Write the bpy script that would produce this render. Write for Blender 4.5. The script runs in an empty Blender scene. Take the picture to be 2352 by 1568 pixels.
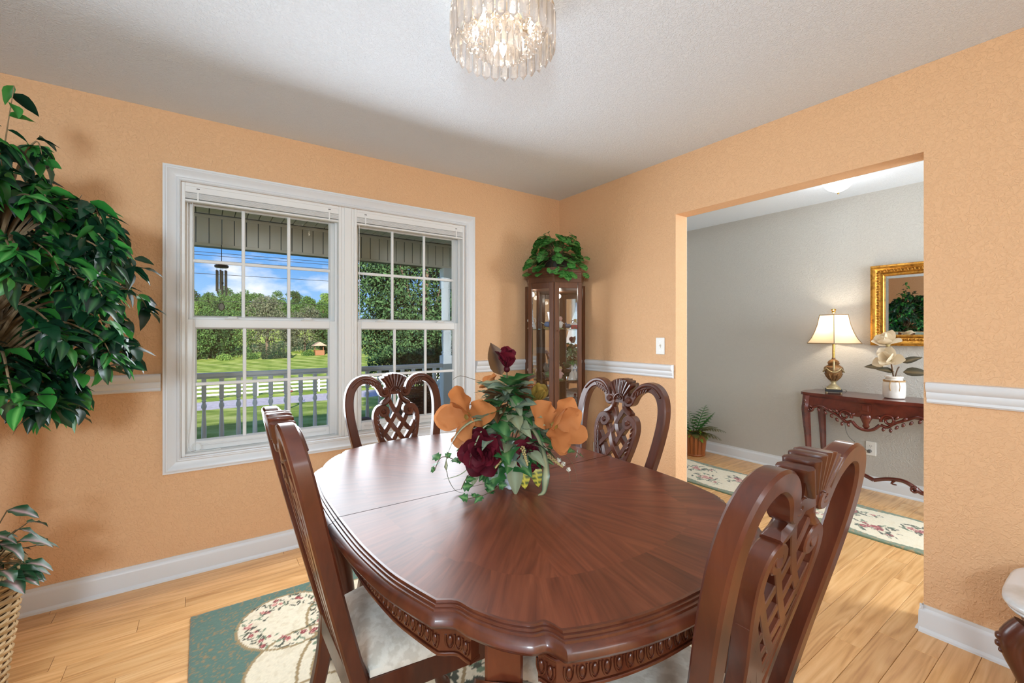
import bpy, bmesh, math, random
import numpy as np
from mathutils import Vector, Matrix, Quaternion
R = math.radians
PI = math.pi
scene = bpy.context.scene
COL = scene.collection
random.seed(7)

# ------------------------------------------------------------------ camera
# level camera, eye 1.279 m above the floor, turned 35 degrees right of the window wall's normal
cam = bpy.data.cameras.new('camera')
cam.sensor_width = 36.0
cam.lens = 36.0 * 1013.0 / 2352.0
cam.shift_y = -(784.0 - 766.0) / 2352.0
cam.clip_start = 0.03
cam.clip_end = 1500
camo = bpy.data.objects.new('camera', cam)
COL.objects.link(camo)
camo.location = (0, 0, 1.279)
camo.rotation_euler = (R(90), 0, R(-35.03))
scene.camera = camo

# ------------------------------------------------------------------ exposure / colour management
scene.view_settings.view_transform = 'Standard'
scene.view_settings.look = 'None'
scene.view_settings.gamma = 1.0
scene.view_settings.exposure = 0.33
scene.view_settings.use_curve_mapping = False
scene.cycles.max_bounces = 10
scene.cycles.diffuse_bounces = 5
scene.cycles.glossy_bounces = 5
scene.cycles.transmission_bounces = 8
scene.cycles.transparent_max_bounces = 24
scene.cycles.sample_clamp_indirect = 6.0


def lin(c):
    def f(v):
        v = v / 255.0
        return v / 12.92 if v <= 0.04045 else ((v + 0.055) / 1.055) ** 2.4
    return (f(c[0]), f(c[1]), f(c[2]), 1.0)


# ------------------------------------------------------------------ sky: blue with fair-weather clouds
world = bpy.data.worlds.new('sky')
scene.world = world
world.use_nodes = True
wn = world.node_tree
wn.nodes.clear()


def wnode(t, **k):
    n = wn.nodes.new(t)
    for a, b in k.items():
        setattr(n, a, b)
    return n


w_out = wnode('ShaderNodeOutputWorld')
w_bg = wnode('ShaderNodeBackground')
w_tc = wnode('ShaderNodeTexCoord')
w_sep = wnode('ShaderNodeSeparateXYZ')
w_ramp = wnode('ShaderNodeValToRGB')
w_map = wnode('ShaderNodeMapping')
w_noise = wnode('ShaderNodeTexNoise')
w_cr = wnode('ShaderNodeValToRGB')
w_mix = wnode('ShaderNodeMix', data_type='RGBA')
wl = wn.links.new
wl(w_tc.outputs['Generated'], w_sep.inputs[0])
wl(w_sep.outputs['Z'], w_ramp.inputs[0])
e = w_ramp.color_ramp.elements
e[0].position = 0.0
e[0].color = lin((168, 208, 244))
e[1].position = 0.55
e[1].color = lin((52, 120, 205))
el = w_ramp.color_ramp.elements.new(0.17)
el.color = lin((92, 162, 236))
wl(w_tc.outputs['Generated'], w_map.inputs[0])
w_map.inputs['Scale'].default_value = (1.0, 1.0, 2.6)
w_map.inputs['Location'].default_value = (0.37, 0.2, 0.0)
wl(w_map.outputs[0], w_noise.inputs['Vector'])
w_noise.inputs['Scale'].default_value = 5.2
w_noise.inputs['Detail'].default_value = 9
w_noise.inputs['Roughness'].default_value = 0.56
wl(w_noise.outputs['Fac'], w_cr.inputs[0])
w_cr.color_ramp.elements[0].position = 0.52
w_cr.color_ramp.elements[0].color = (0, 0, 0, 1)
w_cr.color_ramp.elements[1].position = 0.68
w_cr.color_ramp.elements[1].color = (1, 1, 1, 1)
wl(w_cr.outputs[0], w_mix.inputs[0])
wl(w_ramp.outputs[0], w_mix.inputs[6])
w_mix.inputs[7].default_value = lin((240, 244, 252))
wl(w_mix.outputs[2], w_bg.inputs[0])
w_bg.inputs[1].default_value = 0.95
wl(w_bg.outputs[0], w_out.inputs[0])

# ------------------------------------------------------------------ sun (behind the house, low), daylight in the window and added fill lamps


def light(name, typ, loc, power, color=(1, 1, 1), rot=None, size=None, size_y=None, target=None):
    l = bpy.data.lights.new(name, typ)
    l.energy = power
    l.color = color
    if typ == 'AREA':
        l.shape = 'RECTANGLE'
        l.size = size
        l.size_y = size_y
    elif typ == 'POINT':
        l.shadow_soft_size = size or 0.02
    o = bpy.data.objects.new(name, l)
    COL.objects.link(o)
    o.location = loc
    if rot:
        o.rotation_euler = rot
    if target is not None:
        d = Vector(target) - Vector(loc)
        o.rotation_euler = d.to_track_quat('-Z', 'Y').to_euler()
    return o


sun = light('sun', 'SUN', (0, -5, 12), 10.5, (1.0, 0.94, 0.84), target=(3.6, 6.5, 8.4))
sun.data.angle = R(0.6)
# daylight entering by the window pair in view; the lamps after it are added fill
wdl = light('window_daylight', 'AREA', (0.76, 2.725, 1.33), 35.0, (0.86, 0.93, 1.0), rot=(R(-74), 0, 0), size=1.55, size_y=1.28)
wdl.data.spread = R(168)
light('left_window_fill', 'AREA', (-1.27, -0.35, 1.45), 5.0, (0.74, 0.89, 1.0), rot=(R(112), 0, R(-90)), size=1.5, size_y=1.35)  # fill lamp added at the left wall, out of view
# added fill, bounced off the ceiling like a camera flash
light('bounce_fill', 'AREA', (-.70, -.85, 1.55), 48.0, (0.72, 0.88, 1.0), target=(-.15, .75, 2.44), size=.35, size_y=.35)
light('kitchen_fill', 'AREA', (0.6, -2.5, 2.41), 62.0, (0.78, 0.9, 1.0), rot=(0, 0, 0), size=2.2, size_y=1.4)  # added overhead fill in the unseen kitchen
light('hall_fill', 'AREA', (3.6, -1.3, 1.5), 72.0, (0.84, 0.93, 1.0), target=(3.95, 1.5, .95), size=1.2, size_y=1.6)  # added fill from the rear of the hall; no door stands there


# ================================================================== helpers
class MB:
    """collects vertices and faces for ONE mesh object"""

    def __init__(s):
        s.v = []
        s.f = []
        s.m = []
        s.mi = 0

    def add(s, vs, fs, M=None):
        b = len(s.v)
        if M is not None:
            vs = [tuple(M @ Vector(p)) for p in vs]
        s.v.extend(vs)
        for f in fs:
            s.f.append(tuple(b + i for i in f))
            s.m.append(s.mi)
        return s

    def box(s, x0, x1, y0, y1, z0, z1, b=0.0, M=None):
        if x0 > x1: x0, x1 = x1, x0
        if y0 > y1: y0, y1 = y1, y0
        if z0 > z1: z0, z1 = z1, z0
        b = min(b, (x1 - x0) * .45, (y1 - y0) * .45, (z1 - z0) * .45)
        if b <= 0:
            vs = [(x, y, z) for x in (x0, x1) for y in (y0, y1) for z in (z0, z1)]
            fs = [(0, 1, 3, 2), (4, 6, 7, 5), (0, 4, 5, 1), (2, 3, 7, 6), (0, 2, 6, 4), (1, 5, 7, 3)]
            return s.add(vs, fs, M)
        bm = bmesh.new()
        r = bmesh.ops.create_cube(bm, size=1.0)
        for v in bm.verts:
            v.co = Vector(((x0 + x1) / 2 + v.co.x * (x1 - x0), (y0 + y1) / 2 + v.co.y * (y1 - y0), (z0 + z1) / 2 + v.co.z * (z1 - z0)))
        bmesh.ops.bevel(bm, geom=bm.edges[:], offset=b, segments=1, affect='EDGES', profile=0.5)
        bm.verts.index_update()
        vs = [tuple(v.co) for v in bm.verts]
        fs = [tuple(v.index for v in f.verts) for f in bm.faces]
        bm.free()
        return s.add(vs, fs, M)

    def tube(s, pts, rad, n=8, caps=True, M=None, flat=1.0):
        pts = [Vector(p) for p in pts]
        k = len(pts)
        if not hasattr(rad, '__len__'):
            rad = [rad] * k
        vs, fs = [], []
        t0 = (pts[1] - pts[0]).normalized()
        up = Vector((0, 0, 1)) if abs(t0.z) < .9 else Vector((1, 0, 0))
        nrm = (up - t0 * up.dot(t0)).normalized()
        for i, p in enumerate(pts):
            t = (pts[min(i + 1, k - 1)] - pts[max(i - 1, 0)])
            if t.length < 1e-9:
                t = t0.copy()
            t.normalize()
            nrm = (nrm - t * nrm.dot(t))
            if nrm.length < 1e-6:
                nrm = t.orthogonal()
            nrm.normalize()
            bn = t.cross(nrm)
            for j in range(n):
                a = 2 * PI * j / n
                vs.append(tuple(p + (nrm * math.cos(a) * flat + bn * math.sin(a)) * rad[i]))
        for i in range(k - 1):
            for j in range(n):
                fs.append((i * n + j, i * n + (j + 1) % n, (i + 1) * n + (j + 1) % n, (i + 1) * n + j))
        if caps:
            fs.append(tuple(reversed(range(n))))
            fs.append(tuple((k - 1) * n + j for j in range(n)))
        return s.add(vs, fs, M)

    def lathe(s, prof, n=24, M=None, sx=1.0, sy=1.0, caps=True, a0=0.0):
        vs, fs = [], []
        k = len(prof)
        for r, z in prof:
            for j in range(n):
                a = 2 * PI * j / n + a0
                vs.append((r * math.cos(a) * sx, r * math.sin(a) * sy, z))
        for i in range(k - 1):
            for j in range(n):
                fs.append((i * n + j, i * n + (j + 1) % n, (i + 1) * n + (j + 1) % n, (i + 1) * n + j))
        if caps:
            fs.append(tuple(reversed(range(n))))
            fs.append(tuple((k - 1) * n + j for j in range(n)))
        return s.add(vs, fs, M)

    def sphere(s, c, r, n=10, m=7, sc=(1, 1, 1)):
        prof = []
        vs = [(c[0], c[1], c[2] - r * sc[2])]
        fs = []
        for i in range(1, m):
            t = -PI / 2 + PI * i / m
            for j in range(n):
                a = 2 * PI * j / n
                vs.append((c[0] + r * math.cos(t) * math.cos(a) * sc[0], c[1] + r * math.cos(t) * math.sin(a) * sc[1], c[2] + r * math.sin(t) * sc[2]))
        vs.append((c[0], c[1], c[2] + r * sc[2]))
        for j in range(n):
            fs.append((0, 1 + (j + 1) % n, 1 + j))
            fs.append((len(vs) - 1, 1 + (m - 2) * n + j, 1 + (m - 2) * n + (j + 1) % n))
        for i in range(m - 2):
            for j in range(n):
                a = 1 + i * n
                fs.append((a + j, a + (j + 1) % n, a + n + (j + 1) % n, a + n + j))
        return s.add(vs, fs)

    def prism(s, poly, fa, fb, M=None):
        """poly: 2-D points, fa(u,v) and fb(u,v): the two faces in 3-D"""
        n = len(poly)
        vs = [fa(*p) for p in poly] + [fb(*p) for p in poly]
        fs = [tuple(reversed(range(n))), tuple(range(n, 2 * n))]
        for i in range(n):
            j = (i + 1) % n
            fs.append((i, j, n + j, n + i))
        return s.add(vs, fs, M)

    def band(s, path, wid, d0, d1, mapf, ch=0.22, closed=False, caps=True):
        """bar following a 2-D path in a (possibly bent) panel; mapf(u,v,w) -> 3-D"""
        k = len(path)
        if not hasattr(wid, '__len__'):
            wid = [wid] * k
        dd0 = d0 if hasattr(d0, '__len__') else [d0] * k
        dd1 = d1 if hasattr(d1, '__len__') else [d1] * k
        vs, fs = [], []
        for i, (u, v) in enumerate(path):
            if closed:
                a, b = path[(i - 1) % k], path[(i + 1) % k]
            else:
                a, b = path[max(i - 1, 0)], path[min(i + 1, k - 1)]
            tx, ty = b[0] - a[0], b[1] - a[1]
            L = math.hypot(tx, ty) or 1e-9
            nx, ny = -ty / L, tx / L
            h = wid[i] / 2
            A, B = dd0[i], dd1[i]
            c = min(h * 2, abs(B - A)) * ch
            for (o, w) in ((-h, A + c), (-h + c, A), (h - c, A), (h, A + c), (h, B - c), (h - c, B), (-h + c, B), (-h, B - c)):
                vs.append(mapf(u + nx * o, v + ny * o, w))
        rng = k if closed else k - 1
        for i in range(rng):
            for j in range(8):
                p, q = i * 8, ((i + 1) % k) * 8
                fs.append((p + j, p + (j + 1) % 8, q + (j + 1) % 8, q + j))
        if not closed and caps:
            fs.append(tuple(reversed(range(8))))
            fs.append(tuple((k - 1) * 8 + j for j in range(8)))
        return s.add(vs, fs)

    def mesh(s, name, mats, smooth=None):
        me = bpy.data.meshes.new(name)
        me.from_pydata(s.v, [], s.f)
        if not isinstance(mats, (list, tuple)):
            mats = [mats]
        for m in mats:
            me.materials.append(m)
        if len(mats) > 1:
            me.polygons.foreach_set('material_index', s.m)
        bm = bmesh.new()
        bm.from_mesh(me)
        bmesh.ops.recalc_face_normals(bm, faces=bm.faces[:])
        bm.to_mesh(me)
        bm.free()
        if smooth is not None:
            smooth_mesh(me, smooth)
        me.update()
        return me

    def obj(s, name, mats, parent=None, smooth=None, loc=None):
        return link(name, s.mesh(name, mats, smooth), parent, loc)


def smooth_mesh(me, ang):
    me.polygons.foreach_set('use_smooth', [True] * len(me.polygons))
    if ang < 179:
        bm = bmesh.new()
        bm.from_mesh(me)
        a = R(ang)
        for e in bm.edges:
            if len(e.link_faces) == 2 and e.calc_face_angle(0) > a:
                e.smooth = False
        bm.to_mesh(me)
        bm.free()


def link(name, me, parent=None, loc=None):
    o = bpy.data.objects.new(name, me)
    COL.objects.link(o)
    if parent is not None:
        o.parent = parent
    if loc is not None:
        o.location = loc
    return o


def tag(o, label, cat, group=None, kind=None):
    o['label'] = label
    o['category'] = cat
    if group:
        o['group'] = group
    if kind:
        o['kind'] = kind
    return o


def thing(name, label, cat, loc=(0, 0, 0), rz=0.0, group=None):
    o = bpy.data.objects.new(name, None)
    COL.objects.link(o)
    o.empty_display_size = 0.05
    o.location = loc
    o.rotation_euler = (0, 0, rz)
    return tag(o, label, cat, group)


def struct(o):
    o['kind'] = 'structure'
    return o


def sroot(name, loc=(0, 0, 0)):
    o = bpy.data.objects.new(name, None)
    COL.objects.link(o)
    o.location = loc
    o['kind'] = 'structure'
    return o


def copy_tree(o, parent=None):
    c = o.copy()
    COL.objects.link(c)
    c.parent = parent
    for ch in [x for x in KIDS.get(o.name, [])] or list(o.children):
        copy_tree(ch, c)
    return c


KIDS = {}


def catmull(P, n=6, closed=False):
    P = [tuple(p) for p in P]
    k = len(P)
    out = []
    rng = k if closed else k - 1
    for i in range(rng):
        if closed:
            a, b, c, d = P[(i - 1) % k], P[i], P[(i + 1) % k], P[(i + 2) % k]
        else:
            a, b, c, d = P[max(i - 1, 0)], P[i], P[i + 1], P[min(i + 2, k - 1)]
        for j in range(n):
            t = j / n
            out.append(tuple(0.5 * (2 * b[q] + (c[q] - a[q]) * t + (2 * a[q] - 5 * b[q] + 4 * c[q] - d[q]) * t * t + (3 * b[q] - a[q] - 3 * c[q] + d[q]) * t ** 3) for q in range(len(b))))
    if not closed:
        out.append(P[-1])
    return out


def spiral(c, r0, r1, a0, turns, n=18):
    return [(c[0] + (r0 + (r1 - r0) * i / n) * math.cos(a0 + turns * 2 * PI * i / n), c[1] + (r0 + (r1 - r0) * i / n) * math.sin(a0 + turns * 2 * PI * i / n)) for i in range(n + 1)]


def lerp_list(a, b, n):
    return [a + (b - a) * i / (n - 1) for i in range(n)]


def orient(loc, d, up=(0, 0, 1), roll=0.0, sc=1.0):
    """matrix: local +X along d, local +Z near up"""
    x = Vector(d).normalized()
    u = Vector(up)
    z = u - x * u.dot(x)
    if z.length < 1e-4:
        z = x.orthogonal()
    z.normalize()
    if roll:
        z = Quaternion(x, roll) @ z
    y = z.cross(x)
    M = Matrix(((x.x, y.x, z.x, loc[0]), (x.y, y.y, z.y, loc[1]), (x.z, y.z, z.z, loc[2]), (0, 0, 0, 1)))
    if hasattr(sc, '__len__'):
        return M @ Matrix.Diagonal((sc[0], sc[1], sc[2], 1))
    return M @ Matrix.Scale(sc, 4)


# ================================================================== materials
def newmat(name):
    m = bpy.data.materials.new(name)
    m.use_nodes = True
    nt = m.node_tree
    b = nt.nodes['Principled BSDF']
    return m, nt, b


def setin(b, **k):
    for a, v in k.items():
        a = a.replace('_', ' ')
        if a in b.inputs:
            b.inputs[a].default_value = v


def plain(name, c, rough=.5, metal=0.0, bump=None, vary=None, coat=0.0, spec=None, trans=0.0, sheen=0.0):
    """procedural paint/plastic/metal: c in sRGB 0-255; bump=(scale,strength,dist); vary=(scale,c2,lo,hi)"""
    m, nt, b = newmat(name)
    col = lin(c)
    setin(b, Base_Color=col, Roughness=rough, Metallic=metal, Coat_Weight=coat, Coat_Roughness=.1, Sheen_Weight=sheen)
    if spec is not None:
        setin(b, Specular_IOR_Level=spec)
    tc = nt.nodes.new('ShaderNodeTexCoord')
    if vary:
        n = nt.nodes.new('ShaderNodeTexNoise')
        n.inputs['Scale'].default_value = vary[0]
        n.inputs['Detail'].default_value = 5
        r = nt.nodes.new('ShaderNodeValToRGB')
        r.color_ramp.elements[0].position = vary[2]
        r.color_ramp.elements[0].color = col
        r.color_ramp.elements[1].position = vary[3]
        r.color_ramp.elements[1].color = lin(vary[1])
        nt.links.new(tc.outputs['Object'], n.inputs['Vector'])
        nt.links.new(n.outputs['Fac'], r.inputs[0])
        nt.links.new(r.outputs[0], b.inputs['Base Color'])
    if bump:
        n = nt.nodes.new('ShaderNodeTexNoise')
        n.inputs['Scale'].default_value = bump[0]
        n.inputs['Detail'].default_value = 4
        bp = nt.nodes.new('ShaderNodeBump')
        bp.inputs['Strength'].default_value = bump[1]
        bp.inputs['Distance'].default_value = bump[2]
        nt.links.new(tc.outputs['Object'], n.inputs['Vector'])
        nt.links.new(n.outputs['Fac'], bp.inputs['Height'])
        nt.links.new(bp.outputs[0], b.inputs['Normal'])
    return m


def wood(name, c1, c2, c3=None, rough=.35, scale=(2.0, 22.0, 22.0), coat=0.0, rand=0.0, rings=0.0, uv=False, attr=None, bumps=.02, coatrough=.12, spec=.5):
    """grained wood: grain runs along the axis with the small scale"""
    m, nt, b = newmat(name)
    L = nt.links.new
    tc = nt.nodes.new('ShaderNodeTexCoord')
    mp = nt.nodes.new('ShaderNodeMapping')
    mp.inputs['Scale'].default_value = scale
    src = tc.outputs['UV' if uv else 'Object']
    oi = nt.nodes.new('ShaderNodeObjectInfo')
    if rand:
        va = nt.nodes.new('ShaderNodeVectorMath')
        va.operation = 'MULTIPLY_ADD'
        cmb = nt.nodes.new('ShaderNodeCombineXYZ')
        for q in range(3):
            L(oi.outputs['Random'], cmb.inputs[q])
        L(cmb.outputs[0], va.inputs[0])
        va.inputs[1].default_value = (37.0, 91.0, 53.0)
        L(src, va.inputs[2])
        src = va.outputs[0]
    L(src, mp.inputs[0])
    n = nt.nodes.new('ShaderNodeTexNoise')
    n.inputs['Scale'].default_value = 1.0
    n.inputs['Detail'].default_value = 8
    n.inputs['Roughness'].default_value = .62
    n.inputs['Distortion'].default_value = .6
    L(mp.outputs[0], n.inputs['Vector'])
    fac = n.outputs['Fac']
    if rings:
        mp2 = nt.nodes.new('ShaderNodeMapping')
        mp2.inputs['Scale'].default_value = (scale[0] * .45, scale[1] * .22, scale[2] * .22)
        L(src, mp2.inputs[0])
        n2 = nt.nodes.new('ShaderNodeTexNoise')
        n2.inputs['Scale'].default_value = 1.0
        n2.inputs['Detail'].default_value = 1.5
        L(mp2.outputs[0], n2.inputs['Vector'])
        mul = nt.nodes.new('ShaderNodeMath')
        mul.operation = 'MULTIPLY'
        mul.inputs[1].default_value = 95.0
        L(n2.outputs['Fac'], mul.inputs[0])
        sn = nt.nodes.new('ShaderNodeMath')
        sn.operation = 'SINE'
        L(mul.outputs[0], sn.inputs[0])
        ma = nt.nodes.new('ShaderNodeMath')
        ma.operation = 'MULTIPLY_ADD'
        ma.inputs[1].default_value = rings
        L(sn.outputs[0], ma.inputs[0])
        L(fac, ma.inputs[2])
        fac = ma.outputs[0]
    r = nt.nodes.new('ShaderNodeValToRGB')
    r.color_ramp.elements[0].position = .28
    r.color_ramp.elements[0].color = lin(c1)
    r.color_ramp.elements[1].position = .72
    r.color_ramp.elements[1].color = lin(c3 or c2)
    if c3:
        x = r.color_ramp.elements.new(.5)
        x.color = lin(c2)
    L(fac, r.inputs[0])
    out = r.outputs[0]
    if rand or attr:
        hv = nt.nodes.new('ShaderNodeHueSaturation')
        mr = nt.nodes.new('ShaderNodeMapRange')
        if attr:
            at = nt.nodes.new('ShaderNodeAttribute')
            at.attribute_name = attr
            L(at.outputs['Fac'], mr.inputs[0])
        else:
            L(oi.outputs['Random'], mr.inputs[0])
        mr.inputs['To Min'].default_value = 1.0 - (rand or .22)
        mr.inputs['To Max'].default_value = 1.0 + (rand or .22)
        L(mr.outputs[0], hv.inputs['Value'])
        L(out, hv.inputs['Color'])
        out = hv.outputs[0]
    L(out, b.inputs['Base Color'])
    setin(b, Roughness=rough, Coat_Weight=coat, Coat_Roughness=coatrough, Specular_IOR_Level=spec)
    if bumps:
        bp = nt.nodes.new('ShaderNodeBump')
        bp.inputs['Strength'].default_value = bumps
        bp.inputs['Distance'].default_value = .002
        L(fac, bp.inputs['Height'])
        L(bp.outputs[0], b.inputs['Normal'])
    return m


def stucco(name, c, sc=55.0, st=.35, blob=True, rough=.75):
    """orange-peel / knock-down wall paint"""
    m, nt, b = newmat(name)
    L = nt.links.new
    tc = nt.nodes.new('ShaderNodeTexCoord')
    n = nt.nodes.new('ShaderNodeTexNoise')
    n.inputs['Scale'].default_value = sc
    n.inputs['Detail'].default_value = 3
    n.inputs['Distortion'].default_value = 1.2
    L(tc.outputs['Object'], n.inputs['Vector'])
    r = nt.nodes.new('ShaderNodeValToRGB')
    r.color_ramp.elements[0].position = .45
    r.color_ramp.elements[1].position = .62
    L(n.outputs['Fac'], r.inputs[0])
    bp = nt.nodes.new('ShaderNodeBump')
    bp.inputs['Strength'].default_value = st
    bp.inputs['Distance'].default_value = .003
    L(r.outputs[0], bp.inputs['Height'])
    L(bp.outputs[0], b.inputs['Normal'])
    setin(b, Base_Color=lin(c), Roughness=rough)
    return m


def glassy(name, tint=(1, 1, 1), refl=.08, rough=0.0, trl=0.0, gain=1.0):
    """thin clear glass: straight-through transmission plus a mirror reflection that grows with the angle"""
    m = bpy.data.materials.new(name)
    m.use_nodes = True
    nt = m.node_tree
    nt.nodes.clear()
    L = nt.links.new
    o = nt.nodes.new('ShaderNodeOutputMaterial')
    t = nt.nodes.new('ShaderNodeBsdfTransparent')
    t.inputs[0].default_value = (*tint, 1)
    g = nt.nodes.new('ShaderNodeBsdfGlossy')
    g.inputs['Roughness'].default_value = rough
    lw = nt.nodes.new('ShaderNodeFresnel')
    lw.inputs[0].default_value = 1.5
    mx = nt.nodes.new('ShaderNodeMixShader')
    mm = nt.nodes.new('ShaderNodeMath')
    mm.operation = 'MULTIPLY_ADD'
    mm.inputs[1].default_value = gain
    mm.inputs[2].default_value = refl - .04 * gain
    mm.use_clamp = True
    L(lw.outputs[0], mm.inputs[0])
    L(mm.outputs[0], mx.inputs[0])
    L(t.outputs[0], mx.inputs[1])
    L(g.outputs[0], mx.inputs[2])
    sh = mx.outputs[0]
    if trl:
        tr = nt.nodes.new('ShaderNodeBsdfTranslucent')
        tr.inputs[0].default_value = (1, .96, .93, 1)
        m2 = nt.nodes.new('ShaderNodeMixShader')
        m2.inputs[0].default_value = trl
        L(sh, m2.inputs[1])
        L(tr.outputs[0], m2.inputs[2])
        sh = m2.outputs[0]
    L(sh, o.inputs[0])
    return m


def leafmat(name, c1, c2, rough=.35, trl=.25, vein=None, spec=.5, rand=.25):
    """leaf: two-tone by object / position, partly translucent"""
    m, nt, b = newmat(name)
    L = nt.links.new
    oi = nt.nodes.new('ShaderNodeObjectInfo')
    geo = nt.nodes.new('ShaderNodeNewGeometry')
    tc = nt.nodes.new('ShaderNodeTexCoord')
    ad = nt.nodes.new('ShaderNodeMath')
    ad.operation = 'ADD'
    L(oi.outputs['Random'], ad.inputs[0])
    L(geo.outputs['Random Per Island'], ad.inputs[1])
    fr = nt.nodes.new('ShaderNodeMath')
    fr.operation = 'FRACT'
    L(ad.outputs[0], fr.inputs[0])
    mx = nt.nodes.new('ShaderNodeMix')
    mx.data_type = 'RGBA'
    L(fr.outputs[0], mx.inputs[0])
    mx.inputs[6].default_value = lin(c1)
    mx.inputs[7].default_value = lin(c2)
    col = mx.outputs[2]
    if vein:
        at = nt.nodes.new('ShaderNodeAttribute')
        at.attribute_name = 'vein'
        m2 = nt.nodes.new('ShaderNodeMix')
        m2.data_type = 'RGBA'
        L(at.outputs['Fac'], m2.inputs[0])
        L(col, m2.inputs[6])
        m2.inputs[7].default_value = lin(vein)
        col = m2.outputs[2]
    L(col, b.inputs['Base Color'])
    setin(b, Roughness=rough, Specular_IOR_Level=spec)
    if trl:
        out = nt.nodes['Material Output']
        tr = nt.nodes.new('ShaderNodeBsdfTranslucent')
        L(col, tr.inputs[0])
        ms = nt.nodes.new('ShaderNodeMixShader')
        ms.inputs[0].default_value = trl
        L(b.outputs[0], ms.inputs[1])
        L(tr.outputs[0], ms.inputs[2])
        L(ms.outputs[0], out.inputs[0])
    return m


def vcol(name, rough=.9, bump=(400, .4, .003), sheen=.3):
    """woven goods: the colours of the weave come from the 'weave' attribute"""
    m, nt, b = newmat(name)
    L = nt.links.new
    at = nt.nodes.new('ShaderNodeAttribute')
    at.attribute_name = 'weave'
    L(at.outputs['Color'], b.inputs['Base Color'])
    setin(b, Roughness=rough, Sheen_Weight=sheen, Specular_IOR_Level=.2)
    tc = nt.nodes.new('ShaderNodeTexCoord')
    n = nt.nodes.new('ShaderNodeTexNoise')
    n.inputs['Scale'].default_value = bump[0]
    bp = nt.nodes.new('ShaderNodeBump')
    bp.inputs['Strength'].default_value = bump[1]
    bp.inputs['Distance'].default_value = bump[2]
    L(tc.outputs['Object'], n.inputs['Vector'])
    L(n.outputs['Fac'], bp.inputs['Height'])
    L(bp.outputs[0], b.inputs['Normal'])
    return m


def emis(name, c, s):
    m, nt, b = newmat(name)
    setin(b, Base_Color=lin(c), Emission_Color=lin(c), Emission_Strength=s, Roughness=.3)
    return m


M_wall = stucco('peach_wall', (229, 185, 142), 60, .6)
M_hallwall = stucco('grey_wall', (190, 187, 180), 60, .5)
M_ceil = stucco('ceiling_paint', (222, 230, 238), 95, .6, rough=.9)
M_trim = plain('white_trim', (222, 226, 230), .35, bump=(40, .03, .001))
M_vinyl = plain('white_vinyl', (230, 232, 232), .4, bump=(30, .02, .001))
M_kitchen = plain('kitchen_cream', (226, 205, 160), .7, bump=(60, .2, .002))
M_sub = plain('subfloor', (120, 82, 50), .7, vary=(6, (100, 66, 40), .3, .7))
M_plank = wood('oak_laminate', (190, 138, 84), (216, 166, 110), (228, 184, 130), .3, (1.8, 34, 34), rand=.09, rings=.07, bumps=.01)
M_cherry = wood('cherry', (56, 23, 12), (82, 37, 21), (100, 50, 30), .33, (14, 14, 2.2), coat=.35, bumps=.012)
M_cherrytop = wood('cherry_veneer', (84, 40, 25), (106, 54, 34), (122, 66, 43), .36, (2.5, 45, 1), coat=.05, spec=.36, uv=True, attr='tone', rings=.05, bumps=0, coatrough=.2)
M_mahog = wood('mahogany', (62, 18, 12), (92, 32, 20), (104, 40, 26), .25, (8, 3, 8), coat=.6, bumps=.01)
M_walnut = wood('walnut_cabinet', (64, 36, 20), (92, 54, 32), (108, 66, 40), .38, (14, 14, 2.0), coat=.2, bumps=.02)
M_seat = plain('damask', (206, 198, 184), .85, bump=(55, .5, .004), vary=(38, (222, 216, 204), .45, .55), sheen=.3)
M_glass = glassy('window_glass', (.985, .99, .985), .018, gain=.45)
M_cabglass = glassy('cabinet_glass', (.97, .98, .98), .07)
M_shelfglass = glassy('shelf_glass', (.82, .93, .9), .1)
M_mirror = plain('mirror_silver', (236, 238, 238), .01, 1.0)
M_crystal = glassy('crystal', (.985, .98, .975), .22, .03, trl=.2)
M_brass = plain('polished_brass', (214, 168, 88), .2, 1.0, bump=(80, .02, .001))
M_chrome = plain('chrome', (200, 200, 205), .15, 1.0)
M_black = plain('black_iron', (26, 26, 28), .5, bump=(90, .1, .001))
M_plate = plain('white_plastic', (232, 231, 226), .3)
M_slot = plain('dark_slot', (40, 38, 36), .6)

# ================================================================== the room
WY, WX = 2.914, 2.549          # window wall, opening wall
WY2, WX2 = 3.05, 2.676         # their far faces
HX = 4.50                      # grey hall wall
CZ = 2.44
LX, BY = -1.30, -1.60          # left and rear walls
HO = (-.095, 1.612, .625, 2.085)   # window hole
OP = (.539, 1.759, 2.064)          # opening to the hall


def mold_line(mb, p0, p1, nrm, prof):
    a, b, n = Vector(p0), Vector(p1), Vector(nrm)
    k = len(prof)
    vs = [tuple(a + n * o + Vector((0, 0, h))) for o, h in prof] + [tuple(b + n * o + Vector((0, 0, h))) for o, h in prof]
    fs = [tuple(range(k)), tuple(reversed(range(k, 2 * k)))] + [(i, (i + 1) % k, k + (i + 1) % k, k + i) for i in range(k)]
    mb.add(vs, fs)


def frame_mold(mb, x0, x1, z0, z1, prof, y, sgn=-1, seg=range(4)):
    """mitred frame standing on a plane y; prof = [(outward offset, proud)]"""
    C = [(x0, z0, -1, -1), (x1, z0, 1, -1), (x1, z1, 1, 1), (x0, z1, -1, 1)]
    k = len(prof)
    for i in seg:
        a, b = C[i], C[(i + 1) % 4]
        vs = [(a[0] + a[2] * o, y + sgn * p, a[1] + a[3] * o) for o, p in prof] + [(b[0] + b[2] * o, y + sgn * p, b[1] + b[3] * o) for o, p in prof]
        fs = [tuple(range(k)), tuple(reversed(range(k, 2 * k)))] + [(j, (j + 1) % k, k + (j + 1) % k, k + j) for j in range(k)]
        mb.add(vs, fs)


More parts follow.
